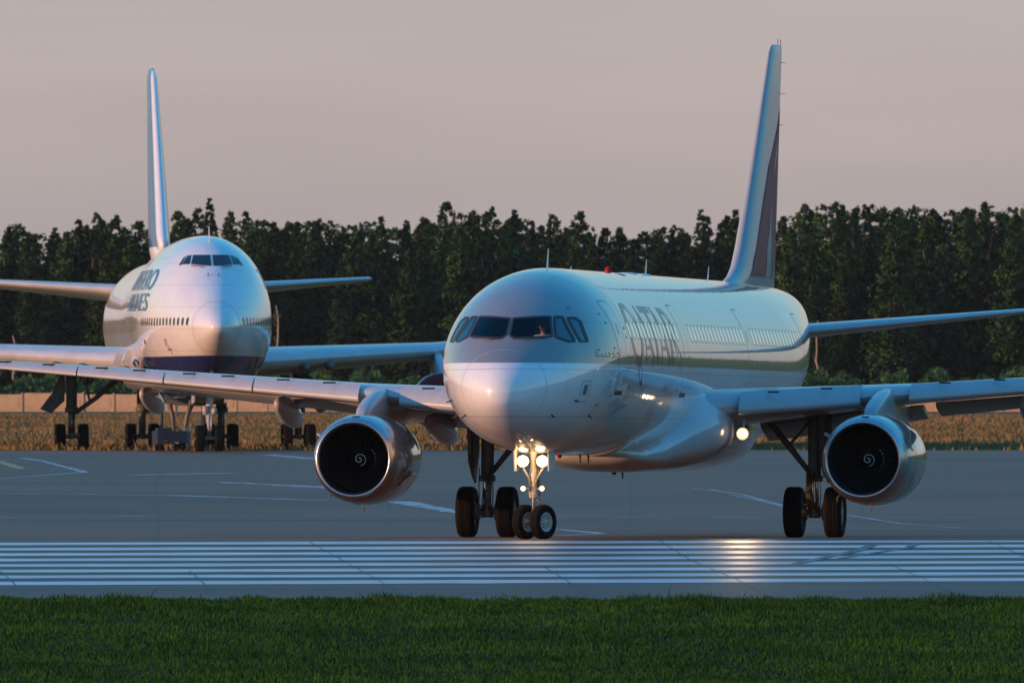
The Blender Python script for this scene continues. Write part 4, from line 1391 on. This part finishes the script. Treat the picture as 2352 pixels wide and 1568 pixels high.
# ---- main landing gear
for sg in (-1, 1):
    e = empty('main_landing_gear', None, None, (0, 0, 0), parent=liner)
    gx, gy = sg * 3.795, 21.97
    b = MB()
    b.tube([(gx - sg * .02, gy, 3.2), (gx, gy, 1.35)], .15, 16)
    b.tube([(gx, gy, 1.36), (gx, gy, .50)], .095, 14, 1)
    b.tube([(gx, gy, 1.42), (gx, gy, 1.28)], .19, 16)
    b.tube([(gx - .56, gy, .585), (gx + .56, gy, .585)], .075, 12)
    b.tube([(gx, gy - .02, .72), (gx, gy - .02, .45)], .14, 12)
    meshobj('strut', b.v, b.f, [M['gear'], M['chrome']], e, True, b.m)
    flat(bpy.data.objects[-1] if False else e.children[0], 40)
    b = MB()
    b.tube([(gx - sg * .10, gy - .02, 1.48), (gx - sg * .62, gy, 2.12), (gx - sg * 1.28, gy, 2.95)], [.06, .075, .085], 10)
    b.tube([(gx - sg * .62, gy, 2.10), (gx - sg * .38, gy, 2.35), (gx - sg * .05, gy, 2.75)], .032, 8)
    b.obj('side_brace', M['gear'], e)
    b = MB()
    b.tube([(gx - sg * .10, gy - .18, 1.44), (gx - sg * .12, gy - .42, 1.02)], .045, 8); b.tube([(gx + sg * .02, gy - .18, 1.44), (gx - sg * .10, gy - .42, 1.02)], .045, 8)
    b.tube([(gx - sg * .12, gy - .42, 1.02), (gx - .08, gy - .14, .62)], .045, 8); b.tube([(gx - sg * .10, gy - .42, 1.02), (gx + .08, gy - .14, .62)], .045, 8)
    b.obj('torque_link', M['bronze'] if sg > 0 else M['gear'], e)
    b = MB()
    for k in range(5):
        xx = gx + (-.16 + .08 * k)
        b.tube([(xx, gy - .16, 1.6), (xx * 1.0 + .03 * (k % 2), gy - .22, 1.25), (xx + .02, gy - .30, .95), (xx - .02, gy - .18, .68)], .014, 6)
    for q in (-.27, .27):
        b.lathe([(-.09, .05), (-.09, .19), (.09, .19), (.09, .05)], (gx + q, gy, .585), 'X', 22)
        for k in range(7):
            a = 2 * math.pi * k / 7
            b.tube([(gx + q * .62, gy + .15 * math.cos(a), .585 + .15 * math.sin(a)), (gx + q * .9, gy + .15 * math.cos(a), .585 + .15 * math.sin(a))], .032, 8)
    b.obj('brake_unit', M['bronze'] if sg > 0 else M['gear'], e)
    b = MB()
    b.loft([[(gx + sg * .30 + d, yy, zz) for yy, zz in ((gy - .75, 3.1), (gy + .55, 3.1), (gy + .45, 1.75), (gy + .15, 1.25), (gy - .35, 1.45), (gy - .70, 1.9))] for d in (-.025, .025)])
    b.loft([[(gx + sg * .28 + q, gy - .30 + d, zz) for q, zz in ((-.16, 3.0), (.16, 3.0), (.14, 1.85), (-.02, 1.35), (-.12, 1.75))] for d in (-.02, .02)])
    b.obj('gear_door', M['gear'], e, False)
    for q in (-.4635, .4635):
        wheel(e, (gx + q, gy, .583), .583, .42, .26)

# ---- nose gear
ng = empty('nose_landing_gear', None, None, (0, 0, 0), parent=liner)
gy = 5.07
rt = Matrix.Rotation(R(-29), 3, 'Z')
b = MB()
b.tube([(0, gy - .12, 2.2), (0, gy - .02, 1.0)], .085, 14)
b.tube([(0, gy - .02, 1.02), (0, gy, .42)], .058, 14, 1)
b.tube([(0, gy - .03, 1.10), (0, gy - .02, .92)], .115, 14)
b.tube([rt @ Vector((-.30, 0, 0)) + Vector((0, gy, .385)), rt @ Vector((.30, 0, 0)) + Vector((0, gy, .385))], .05, 12)
b.tube([(0, gy, .50), (0, gy, .30)], .085, 12)
s_ = meshobj('strut', b.v, b.f, [M['gearlt'], M['gearlt']], ng, True, b.m); flat(s_, 40)
b = MB()
for q in (-1, 1):
    b.tube([(q * .03, gy - .10, 1.22), (q * .16, gy - .16, 1.46), (q * .27, gy - .2, 1.66)], .022, 8)
    b.tube([(q * .06, gy + .02, 1.3), (q * .20, gy + .7, 1.95)], .035, 8)
b.tube([(0, gy, 1.45), (0, gy + .9, 2.0)], .05, 10)
b.obj('drag_brace', M['gearlt'], ng)
b = MB()
tl = lambda q, y, z: (rt @ Vector((q, y, 0))) + Vector((0, gy, z))
for q in (-.06, .06):
    b.tube([tl(q, .10, .95), tl(q * .7, .34, .74)], .022, 8); b.tube([tl(q * .7, .34, .74), tl(q, .08, .50)], .022, 8)
b.obj('torque_link', M['gearlt'], ng)
b = MB()
b.tube([(-.13, gy - .02, 1.02), (.13, gy - .02, 1.02)], .055, 10); b.box((.10, gy - .06, 1.35), (.07, .1, .38)); b.box((-.09, gy - .05, 1.28), (.05, .1, .26))
b.tube([(-.05, gy - .12, 1.9), (-.08, gy - .13, 1.3), (-.05, gy - .12, .98), (-.03, gy - .08, .6)], .013, 6)
b.tube([(.05, gy - .12, 1.9), (.07, gy - .13, 1.3), (.05, gy - .12, .98), (.04, gy - .08, .6)], .013, 6)
b.obj('steering_unit', M['gear'], ng)
for q in (-1, 1):       # doors each side of the bay
    b = MB(); b.loft([[(q * (.36 + d), yy, zz) for yy, zz in ((gy - .45, 1.95), (gy + .50, 1.95), (gy + .50, 1.52), (gy - .40, 1.50))] for d in (0, .03)])
    o = b.obj('gear_door', M['white'], ng, False)
for q in (-.25, .25):
    c_ = rt @ Vector((q, 0, 0)) + Vector((0, gy, .381))
    wheel(ng, c_, .381, .225, .20, rt)
LAMPS = []
for q in (-1, 1):
    for (xx, zz, rr_, mm, hh) in ((.215, 1.715, .105, 'lamp', .10), (.21, 1.115, .048, 'lamp2', .06)):
        c_ = Vector((q * xx, gy - .24, zz))
        b = MB(); b.lathe([(0, rr_ * 1.23), (.012, rr_ * 1.30), (hh, rr_ * 1.05), (hh * 1.5, .03)], c_, 'Y', 20)
        b.tube([c_ + Vector((0, .08, 0)), Vector((0, gy - .05, zz - .02))], .02, 6)
        b.obj('taxi_light_housing', M['gearlt'], ng)
        b = MB(); b.lathe([(-.02, .002), (-.016, rr_ * .5), (-.01, rr_ * .72)], c_, 'Y', 20); b.lathe([(-.010, rr_ * .73), (-.004, rr_ * 1.02), (.0, rr_ * 1.22)], c_, 'Y', 24, 1)
        meshobj('taxi_light', b.v, b.f, [M[mm], M['bowl']], ng, True, b.m)
        if mm == 'lamp': LAMPS.append(c_ + Vector((0, -.12, 0)))
LAMPS += [Vector((sg * 2.78, 17.40, 2.36)) for sg in (-1, 1)]
for i, c_ in enumerate(LAMPS):
    for kind, en in (('POINT', 8.0 if i < 2 else 9.0), ('SPOT', 260.0 if i < 2 else 550.0)):
        spill = kind == 'POINT' and i >= 2
        if spill: kind = 'SPOT'
        ld = bpy.data.lights.new('taxi_lamp_light', kind)
        ld.energy = en; ld.color = (1, .62, .27); ld.shadow_soft_size = .06
        if kind == 'SPOT':
            ld.spot_size = R(110 if spill else 12); ld.spot_blend = .5
        lo = bpy.data.objects.new('taxi_lamp_light', ld); COL.objects.link(lo)
        lo.parent = ng if i < 2 else liner
        lo.location = c_
        if spill:      # stray light from the housing onto the fairing beside it
            lo.location = c_ + Vector((math.copysign(.12, c_.x), .25, 0)); lo.rotation_euler = (0, math.copysign(R(75), c_.x), 0)
        elif kind == 'SPOT': lo.rotation_euler = (R(90 - 5.0), 0, R(180 + (0 if i < 2 else (8 if c_.x > 0 else -8))))

# ---- pilots
def person(name, x, y, z, label, lean=0.0, shirt=M['shirt'], scale=1.0):
    """seated figure grown as one skinned body"""
    root = Vector((x, y, z))
    J = {'pel': (0, .10, -.62), 'belly': (0, .07, -.42), 'chest': (0, .03, -.22), 'neck': (0, .0, -.06), 'neck2': (0, -.02, .02), 'head': (0, -.03, .12), 'crown': (0, -.02, .20),
         'shl': (-.19, .02, -.12), 'ell': (-.27, -.10, -.38), 'hal': (-.20, -.38, -.36), 'fil': (-.19, -.47, -.36), 'shr': (.19, .02, -.12), 'elr': (.27, -.10, -.38), 'har': (.20, -.38, -.36), 'fir': (.19, -.47, -.36),
         'kl': (-.14, -.36, -.60), 'kr': (.14, -.36, -.60), 'fl': (-.14, -.42, -.85), 'fr': (.14, -.42, -.85)}
    RR = {'pel': .15, 'belly': .14, 'chest': .155, 'neck': .06, 'neck2': .058, 'head': .105, 'crown': .08, 'shl': .075, 'ell': .05, 'hal': .035, 'fil': .028, 'shr': .075, 'elr': .05, 'har': .035, 'fir': .028, 'kl': .07, 'kr': .07, 'fl': .05, 'fr': .05}
    E_ = [('pel', 'belly'), ('belly', 'chest'), ('chest', 'neck'), ('neck', 'neck2'), ('neck2', 'head'), ('head', 'crown'), ('chest', 'shl'), ('shl', 'ell'), ('ell', 'hal'), ('hal', 'fil'), ('chest', 'shr'), ('shr', 'elr'), ('elr', 'har'), ('har', 'fir'), ('pel', 'kl'), ('pel', 'kr'), ('kl', 'fl'), ('kr', 'fr')]
    ks = list(J)
    me = bpy.data.meshes.new(name)
    me.from_pydata([Vector(J[k]) * scale for k in ks], [(ks.index(a), ks.index(b_)) for a, b_ in E_], [])
    o = link(name, me)
    md = o.modifiers.new('skin', 'SKIN')
    sv = me.skin_vertices[0].data
    for i, k in enumerate(ks): sv[i].radius = (RR[k] * scale, RR[k] * scale * (.82 if k in ('chest', 'belly', 'head') else 1))
    sv[0].use_root = True
    o.modifiers.new('sub', 'SUBSURF').levels = 2
    o.modifiers['sub'].render_levels = 2
    dg = bpy.context.evaluated_depsgraph_get()
    m2_ = bpy.data.meshes.new_from_object(o.evaluated_get(dg))
    o.modifiers.clear()
    o.data = m2_
    m2_.materials.clear()
    for mm in (shirt, M['skin'], M['uniform'], M['hair']): m2_.materials.append(mm)
    for p in m2_.polygons:
        c_ = p.center / scale
        if c_.z > -.015: p.material_index = 1
        elif c_.z < -.50 : p.material_index = 2
        elif c_.y < -.30: p.material_index = 1
        if c_.z > .19 or (c_.z > .06 and c_.y > .01): p.material_index = 3
        p.use_smooth = True
    b = MB(); b.tube([(0, -.12, .12), (0, -.155, .075), (0, -.13, .06)], [.012, .018, .01], 6)
    b.obj('nose', M['skin'], o)
    for q in (-1, 1):
        b = MB(); b.lathe([(-.01, .002), (-.005, .012), (.01, .014)], (q * .037, -.125, .125), 'Y', 8); b.obj('eye', M['dark'], o)
        b = MB(); b.lathe([(-.012, .012), (0, .03), (.012, .012)], (q * .10, -.02, .11), 'X', 10); b.obj('ear', M['skin'], o)
    b = MB(); b.tube([(-.03, -.13, .035), (.03, -.13, .035)], .006, 6); b.obj('mouth', M['redcov'], o)
    tag(o, label, 'person')
    mw = Matrix.Translation(liner.location) @ liner.rotation_euler.to_matrix().to_4x4()
    o.matrix_world = mw @ Matrix.Translation(root)
    return o
person('person', -.80, 2.62, 4.52, 'pilot seated behind the windshield pane left of the centre post, face turned forward', shirt=M['uniform'])
person('person', .56, 2.80, 4.54, 'pilot in white shirt seated behind the windshield pane right of the centre post')

# ================================================================== FAR JUMBO
PSI = math.atan(0.068)
jumbo = empty('jumbo_jet', 'white four engined jumbo jet with navy belly and blue titles, parked behind the near wing', 'airplane', (-13.74, 850.0, 0.0), (0, 0, PSI))
J = Body([
    (0, .001, 5.821, 5.819, 5.82), (.06, .25, 6.02, 5.62, 5.82), (.25, .44, 6.20, 5.44, 5.83), (.5, .62, 6.38, 5.27, 5.84), (1, .86, 6.66, 4.99, 5.85), (1.8, 1.13, 7.05, 4.62, 5.87), (2.5, 1.40, 7.40, 4.32, 5.89),
    (4, 1.92, 8.12, 3.76, 5.92), (5, 2.20, 8.60, 3.47, 5.94), (6, 2.45, 9.12, 3.20, 5.96), (7, 2.66, 9.58, 2.98, 5.98), (8, 2.84, 9.88, 2.80, 6.0), (10, 3.06, 10.14, 2.50, 6.0), (13, 3.22, 10.20, 2.24, 6.0), (16, 3.25, 10.20, 2.12, 6.0),
    (21, 3.25, 10.12, 2.1, 6.0), (25, 3.25, 9.70, 2.1, 6.0), (29, 3.25, 9.30, 2.1, 6.0), (46, 3.25, 9.25, 2.2, 6.0), (52, 3.0, 9.22, 3.2, 6.2), (58, 2.3, 9.15, 4.7, 6.8), (64, 1.3, 8.9, 6.2, 7.5), (68.6, .35, 8.5, 7.5, 8.0)])
st = list(np.concatenate([[0, .004, .02, .06, .12, .2, .32, .5, .7, .9, 1.2, 1.5], np.arange(1.8, 16, .3), np.arange(16, 46, 1.0), np.arange(46, 68.6, .7), [68.6]]))
jv, jf = J.mesh(st, 160)
jfus = meshobj('fuselage', jv, jf, [M['jumbo']], jumbo)
ring('radome_seam', 1.8, .035, M['soft_seam'], body=J, parent=jfus)
for s in (12.5, 20, 30, 40):
    ring('skin_seam', s, .03, M['soft_seam'], 185, 355, body=J, parent=jfus)
JP = [[(.05, 9.24), (.84, 9.24), (.97, 8.80), (.5, 8.74), (.05, 8.72)], [(.90, 9.24), (1.12, 9.20), (1.34, 8.80), (1.03, 8.80)], [(1.17, 9.18), (1.26, 9.12), (1.52, 8.74), (1.38, 8.78)]]
for sg in (-1, 1):
    for p_ in JP:
        decal('windshield_pane', [p_], lambda a, c, s=sg: J.front(s * a, c, .02), M['glassd'], jfus, .15)
    b = MB()
    b.tube([J.front(sg * .95, 8.70, .05), J.front(sg * .6, 8.66, .07), J.front(sg * .42, 8.62, .05)], .02, 6)
    b.obj('wiper', M['wiper'], jfus)
    b = MB(); q = J.front(sg * .25, 8.28, 0); b.tube([q, q + Vector((0, -.12, .02)), q + Vector((0, -.2, .12))], [.03, .02, .015], 6); b.obj('probe', M['wiper'], jfus)
    # windows of the main deck
    s = 2.35
    while s < 46:
        if not (11.0 < s < 12.4 or 19.5 < s < 21 or 30 < s < 31.5 or 41 < s < 42.3):
            z0, z1 = 5.92, 6.30
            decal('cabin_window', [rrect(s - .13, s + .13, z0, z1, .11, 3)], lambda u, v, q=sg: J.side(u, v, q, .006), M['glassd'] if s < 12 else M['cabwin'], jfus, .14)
        s += .51
    for (a, c) in ((11.2, 12.3), (19.7, 20.8), (30.2, 31.3)):
        b = MB(); strip(b, rrect(a, c, 5.0, 6.95, .2), .04, lambda u, v, q=sg: J.side(u, v, q, .006), True, .1); b.obj('door_outline', M['soft_seam'], jfus)
    # upper deck windows
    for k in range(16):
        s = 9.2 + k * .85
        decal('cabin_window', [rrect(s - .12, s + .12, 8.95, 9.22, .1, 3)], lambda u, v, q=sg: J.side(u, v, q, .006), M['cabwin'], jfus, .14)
# service marks and red covers
b = MB()
for p in ([(5.1, 4.55), (5.1, 5.0)], [(4.85, 4.82), (5.4, 4.80)], [(5.35, 4.9), (5.5, 5.25), (5.2, 5.28), (5.25, 5.05)]):
    strip(b, p, .05, lambda u, v: J.side(u, v, -1, .03), False, .1)
b.obj('red_streamer', M['redcov'], jfus)
decal('vent', [rrect(9.6, 9.95, 5.05, 5.25, .03)], lambda u, v: J.side(u, v, -1, .02), M['seal'], jfus, .2)
for u, v in ((9.2, 3.9), (9.2, 4.7)):
    decal('vent', [rrect(u, u + .3, v, v + .35, .03)], lambda a, c: J.side(a, c, 1, .02), M['seal'], jfus, .2)
# titles
def title(txt, s_end, z0, hgt, width, sg, stretch):
    me_ = text_mesh(txt)
    vs = [v.co for v in me_.vertices]
    x0, x1 = min(v.x for v in vs), max(v.x for v in vs); y0, y1 = min(v.y for v in vs), max(v.y for v in vs)
    for v in me_.vertices:
        v.co.x = (v.co.x - x0) / (x1 - x0) * width; v.co.y = (v.co.y - y0) / (y1 - y0) * hgt
    # embolden by laying a second copy slightly shifted
    for k, (dx, dy) in enumerate(((0, 0), (.14, .0), (-.14, .0))):
        m3 = me_.copy()
        for v in m3.vertices: v.co.x += dx; v.co.y += dy
        if sg < 0: mp_ = lambda u, v, k=k: J.side(s_end + (width - u), z0 + v, -1, .006 + .0012 * k)
        else: mp_ = lambda u, v, k=k: J.side(s_end + u, z0 + v, 1, .006 + .0012 * k)
        decal('lettering', [], mp_, M['blue'], jfus, .14, m3)
title('TRANSAERO', 8.6, 7.62, .98, 15.5, -1, 1)
title('AIRLINES', 8.9, 6.62, .85, 13.0, -1, 1)
title('TRANSAERO', 8.6, 7.62, .98, 15.5, 1, 1)
decal('lettering', [rrect(17, 25, 8.72, 9.15, .1)], lambda u, v: J.side(u, v, -1, .008), M['soft_seam'], jfus, .14)
b = MB(); b.loft([[(-.03, 8.0, 9.85), (.03, 8.0, 9.85), (.03, 8.4, 9.85), (-.03, 8.4, 9.85)], [(-.012, 8.3, 10.62), (.012, 8.3, 10.62), (.012, 8.45, 10.62), (-.012, 8.45, 10.62)]])
b.obj('antenna', M['white'], jumbo, False)

# wings
JW = Wing([(2.2, 19.6, 15.5, 4.15, .098, 2.6), (3.3, 20.6, 14.6, 4.24, .098, 2.6), (12.0, 28.2, 9.3, 4.76, .09, 2.4), (30.9, 44.6, 4.1, 6.3, .09, -1.5)])
for sg in (-1, 1):
    jw = JW.build('wing', sg, M['jwing'], jumbo, [2.2, 3.3, 5, 7, 9, 12, 15, 18, 22, 27, 30.9])
    JW.piece('flap', sg, 4.0, 11.2, M['wing'], jw, flap_prof, .80, -.02, -6)
    for lat in (5.5, 9.0, 14.5, 18.5):
        le, c, z, t, tw = JW.at(lat)
        canoe('flap_track_fairing', sg, lat, le + c * .55, le + c * 1.05, z - .55, z - .85, .28, .45, M['wing'], jw)
    # wing root light panels
    for q in ((0, .5) if sg < 0 else ()):
        b = MB(); b.box((sg * (3.25 + q), 20.2 + q * .8, 4.42 - q * .3), (.34, .06, .80), (0, R(-18) * sg, 0))
        b.obj('wing_root_panel', M['jwing'], jw, False)
    for q in (5.35, 6.6):
        le, c, z, t, tw = JW.at(q)
        b = MB(); b.lathe([(-.25, .002), (-.2, .12), (-.05, .21), (.25, .24), (.6, .15)], (sg * q, le + .15, z - .38), 'Y', 14); b.obj('wing_light_fairing', M['gear'], jw)
    # engines
    for lat, front in ((12.1, 24.3), (21.2, 32.2)):
        le, c, z, t, tw = JW.at(lat)
        zc = 2.30 if lat < 15 else 2.95
        cc = Vector((sg * lat, front, zc))
        b = MB(); b.lathe([(0, 1.24), (.05, 1.31), (.4, 1.38), (1.2, 1.42), (2.6, 1.40), (3.8, 1.22), (4.0, 1.1), (4.0, .85), (5.6, .55), (6.2, .1)], cc, 'Y', 40)
        eng = b.obj('engine', M['jwing'], jumbo)
        b = MB(); b.lathe([(.5, 1.395), (.2, 1.37), (.02, 1.32), (-.06, 1.22), (-.09, .7), (-.10, .002)], cc, 'Y', 40); b.obj('engine_cover', M['redcov'], eng)
        b = MB(); b.loft([[cc + Vector((w, y, zz)) for w, zz in ((-w0, zb), (w0, zb), (w0 * .8, zt), (-w0 * .8, zt))] for y, w0, zt, zb in ((.9, .12, 1.5, 1.2), (2.2, .2, 2.1, 1.1), (4.2, .22, z - zc - .1, 1.0), (7.5, .15, z - zc - .2, .9))])
        b.obj('pylon', M['jwing'], eng)
JT = Wing([(.8, 57.5, 9.5, 7.75, .08, 3.6), (11.08, 66.0, 2.6, 8.45, .08, 3.0)])
for sg in (-1, 1):
    JT.build('tailplane', sg, M['jwing'], jumbo, [.8, 3, 6, 9, 11.08])
M['jfin'] = split_paint('white_foot_blue_fin', (0.78, 0.77, 0.74), (0.02, 0.10, 0.27), 9.95, coat_w=0.3, seams=False)
JF = [(8.9, 47.5, 64.0, .03), (9.35, 50.5, 64.4, .055), (9.8, 52.2, 64.6, .075), (10.6, 53.4, 65.0, .085), (13, 56.0, 66.0, .085), (16, 59.4, 67.2, .082), (18.5, 62.3, 68.3, .08), (18.9, 62.9, 68.4, .045), (19.0, 63.5, 68.2, .01)]
jfin = fin_build(jumbo, JF, M['jfin'])
b = MB(); rings = []
for z, le, te, t in JF[2:8]:
    c = te - le; x_, up_, lo_ = naca(.1, 30, 0)
    k = [i for i in range(30) if x_[i] <= .055]
    pts = [(up_[i] * t / .1 * c + .02, le + x_[i] * c - .03) for i in reversed(k)] + [(lo_[i] * t / .1 * c - .02, le + x_[i] * c - .03) for i in k[1:]]
    rings.append([(p, q, z) for p, q in pts])
b.loft(rings)
b.obj('fin_leading_edge', M['white'], jfin)

# landing gear of the jumbo
for sg, lat, sy, nm in ((-1, 5.5, 31.0, 'wing_landing_gear'), (1, 5.5, 31.0, 'wing_landing_gear'), (-1, 1.92, 34.2, 'body_landing_gear'), (1, 1.92, 34.2, 'body_landing_gear')):
    e = empty(nm, parent=jumbo)
    gx = sg * lat
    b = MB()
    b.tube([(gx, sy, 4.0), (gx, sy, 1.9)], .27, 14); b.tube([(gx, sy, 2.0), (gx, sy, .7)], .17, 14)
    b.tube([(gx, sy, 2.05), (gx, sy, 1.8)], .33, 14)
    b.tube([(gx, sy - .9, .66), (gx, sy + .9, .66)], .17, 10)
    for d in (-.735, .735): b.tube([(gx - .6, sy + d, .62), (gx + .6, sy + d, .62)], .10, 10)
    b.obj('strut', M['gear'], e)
    b = MB()
    k = -sg if lat > 3 else -sg
    b.tube([(gx + k * .15, sy, 1.75), (gx + k * 1.2, sy, 2.5), (gx + k * 2.2, sy, 3.4)], [.11, .12, .14], 8)
    b.tube([(gx + k * .9, sy, 2.3), (gx + k * .7, sy, 3.0), (gx + k * .8, sy, 3.5)], .06, 6)
    b.obj('side_brace', M['gear'], e)
    b = MB(); b.tube([(gx, sy - .3, 1.8), (gx, sy - .8, 1.3), (gx, sy - .5, .8)], .06, 8); b.lathe([(-.04, .16), (.0, .20), (.04, .16)], (gx - .35, sy - .74, .62), 'X', 14); b.lathe([(-.04, .16), (.0, .20), (.04, .16)], (gx + .35, sy - .74, .62), 'X', 14)
    b.obj('torque_link', M['bronze'] if lat > 3 else M['gear'], e)
    for d in (-.735, .735):
        for q in (-.56, .56): wheel(e, (gx + q, sy + d, .622), .622, .46, .27)
    b = MB()
    if lat > 3: b.loft([[(gx + sg * x_, yy, zz) for x_, zz in ((.35, 3.6), (.35, 2.35), (1.0, 1.75), (1.55, 1.95), (.95, 2.75), (.6, 3.6))] for yy in (sy - .35, sy - .28)])
    else: b.loft([[(gx - sg * .9 + d, yy, zz) for yy, zz in ((sy - 1.4, 2.3), (sy + 1.4, 2.3), (sy + 1.2, .9), (sy - 1.1, 1.0))] for d in (0, .06)])
    b.obj('gear_door', M['gear'], e, False)
e = empty('nose_landing_gear', parent=jumbo)
b = MB(); sy = 7.9
b.tube([(0, sy, 3.0), (0, sy, 1.4)], .17, 12); b.tube([(0, sy, 1.5), (0, sy, .6)], .11, 12); b.tube([(-.5, sy, .62), (.5, sy, .62)], .08, 10)
b.tube([(0, sy, 2.0), (0, sy, 1.7)], .26, 12); b.box((-.2, sy - .2, 1.95), (.28, .2, .4)); b.box((.22, sy - .2, 1.9), (.24, .2, .3))
b.obj('strut', M['gearlt'], e)
b = MB(); b.tube([(-.02, sy - .15, 1.9), (-.08, sy - .5, 1.3), (0, sy - .2, .8)], .06, 8); b.tube([(.1, sy - .15, 1.9), (.06, sy - .5, 1.3), (.05, sy - .2, .8)], .05, 8); b.tube([(0, sy - .1, 2.1), (.5, sy + 1.3, 3.0)], .07, 8); b.tube([(0, sy - .1, 2.1), (-.5, sy + 1.3, 3.0)], .07, 8)
b.obj('torque_link', M['gearlt'], e)
for q in (-.46, .46): wheel(e, (q, sy, .622), .622, .44, .27)
for q in (-1, 1):
    b = MB(); b.loft([[(q * (.72 + d), yy, zz) for yy, zz in ((sy - .5, 3.1), (sy + 1.6, 3.1), (sy + 1.6, 2.2), (sy - .5, 2.3))] for d in (0, .05)])
    b.obj('gear_door', M['jwing'], e, False)

# ground cart under the jumbo
cart = empty('ground_cart', 'low dark navy ground power cart standing beneath the jumbo between its wheels', 'cart', (-16.25, 869, 0), (0, 0, R(6)))
b = MB(); b.box((-.15, 0, .62), (1.35, 3.2, .62)); b.box((-.35, .4, 1.0), (.7, 1.6, .16)); flat(b.obj('body', M['navy'], cart, False))
b = MB(); b.box((.62, -.4, .70), (.26, 2.2, .78)); b.obj('side_panel', M['bluegrey'], cart, False)
for x_, y_ in ((-.62, -1.1), (.42, -1.1), (-.62, 1.1), (.42, 1.1)):
    b = MB(); b.lathe([(-.1, .05), (-.1, .26), (-.06, .30), (.06, .30), (.1, .26), (.1, .05)], (x_, y_, .30), 'X', 20); b.obj('wheel', M['tyre'], cart)
b = MB(); b.tube([(.0, -1.6, .4), (.1, -2.6, .35)], .04, 8); b.obj('tow_bar', M['gear'], cart)
b = MB(); b.box((-.45, -1.62, .45), (.2, .03, .1)); b.obj('tail_light', M['redcov'], cart, False)
# two supports and hoses reaching down from the belly
for (x_, y_, x2) in ((-16.35, 868, -16.05), (-15.3, 868, -15.75)):
    st_ = MB().tube([(x_, y_, 2.2), ((x_ + x2) / 2, y_, 1.6), (x2, y_, .0)], [.13, .10, .07], 8).obj('support_prop', M['gear'])
    tag(st_, 'slanted dark prop from the jumbo belly down ' + ('onto the navy cart' if x_ < -16 else 'to the right of the navy cart'), 'prop', 'dark props under the jumbo')

# ------------------------------------------------------------------ evening air: very thin even haze round everything
hm = bpy.data.materials.new('evening_haze'); hm.use_nodes = True
hn = hm.node_tree.nodes; hn.clear()
ho = hn.new('ShaderNodeOutputMaterial'); hv = hn.new('ShaderNodeVolumePrincipled')
hv.inputs['Color'].default_value = (0.86, 0.90, 0.96, 1)
hv.inputs['Density'].default_value = 1.35e-5
hm.node_tree.links.new(hv.outputs[0], ho.inputs['Volume'])
b = MB(); b.box((0, 4350, 13.7), (10600, 9960, 34.6))
hz_ = b.obj('haze', hm, None, False)
tag(hz_, kind='stuff')
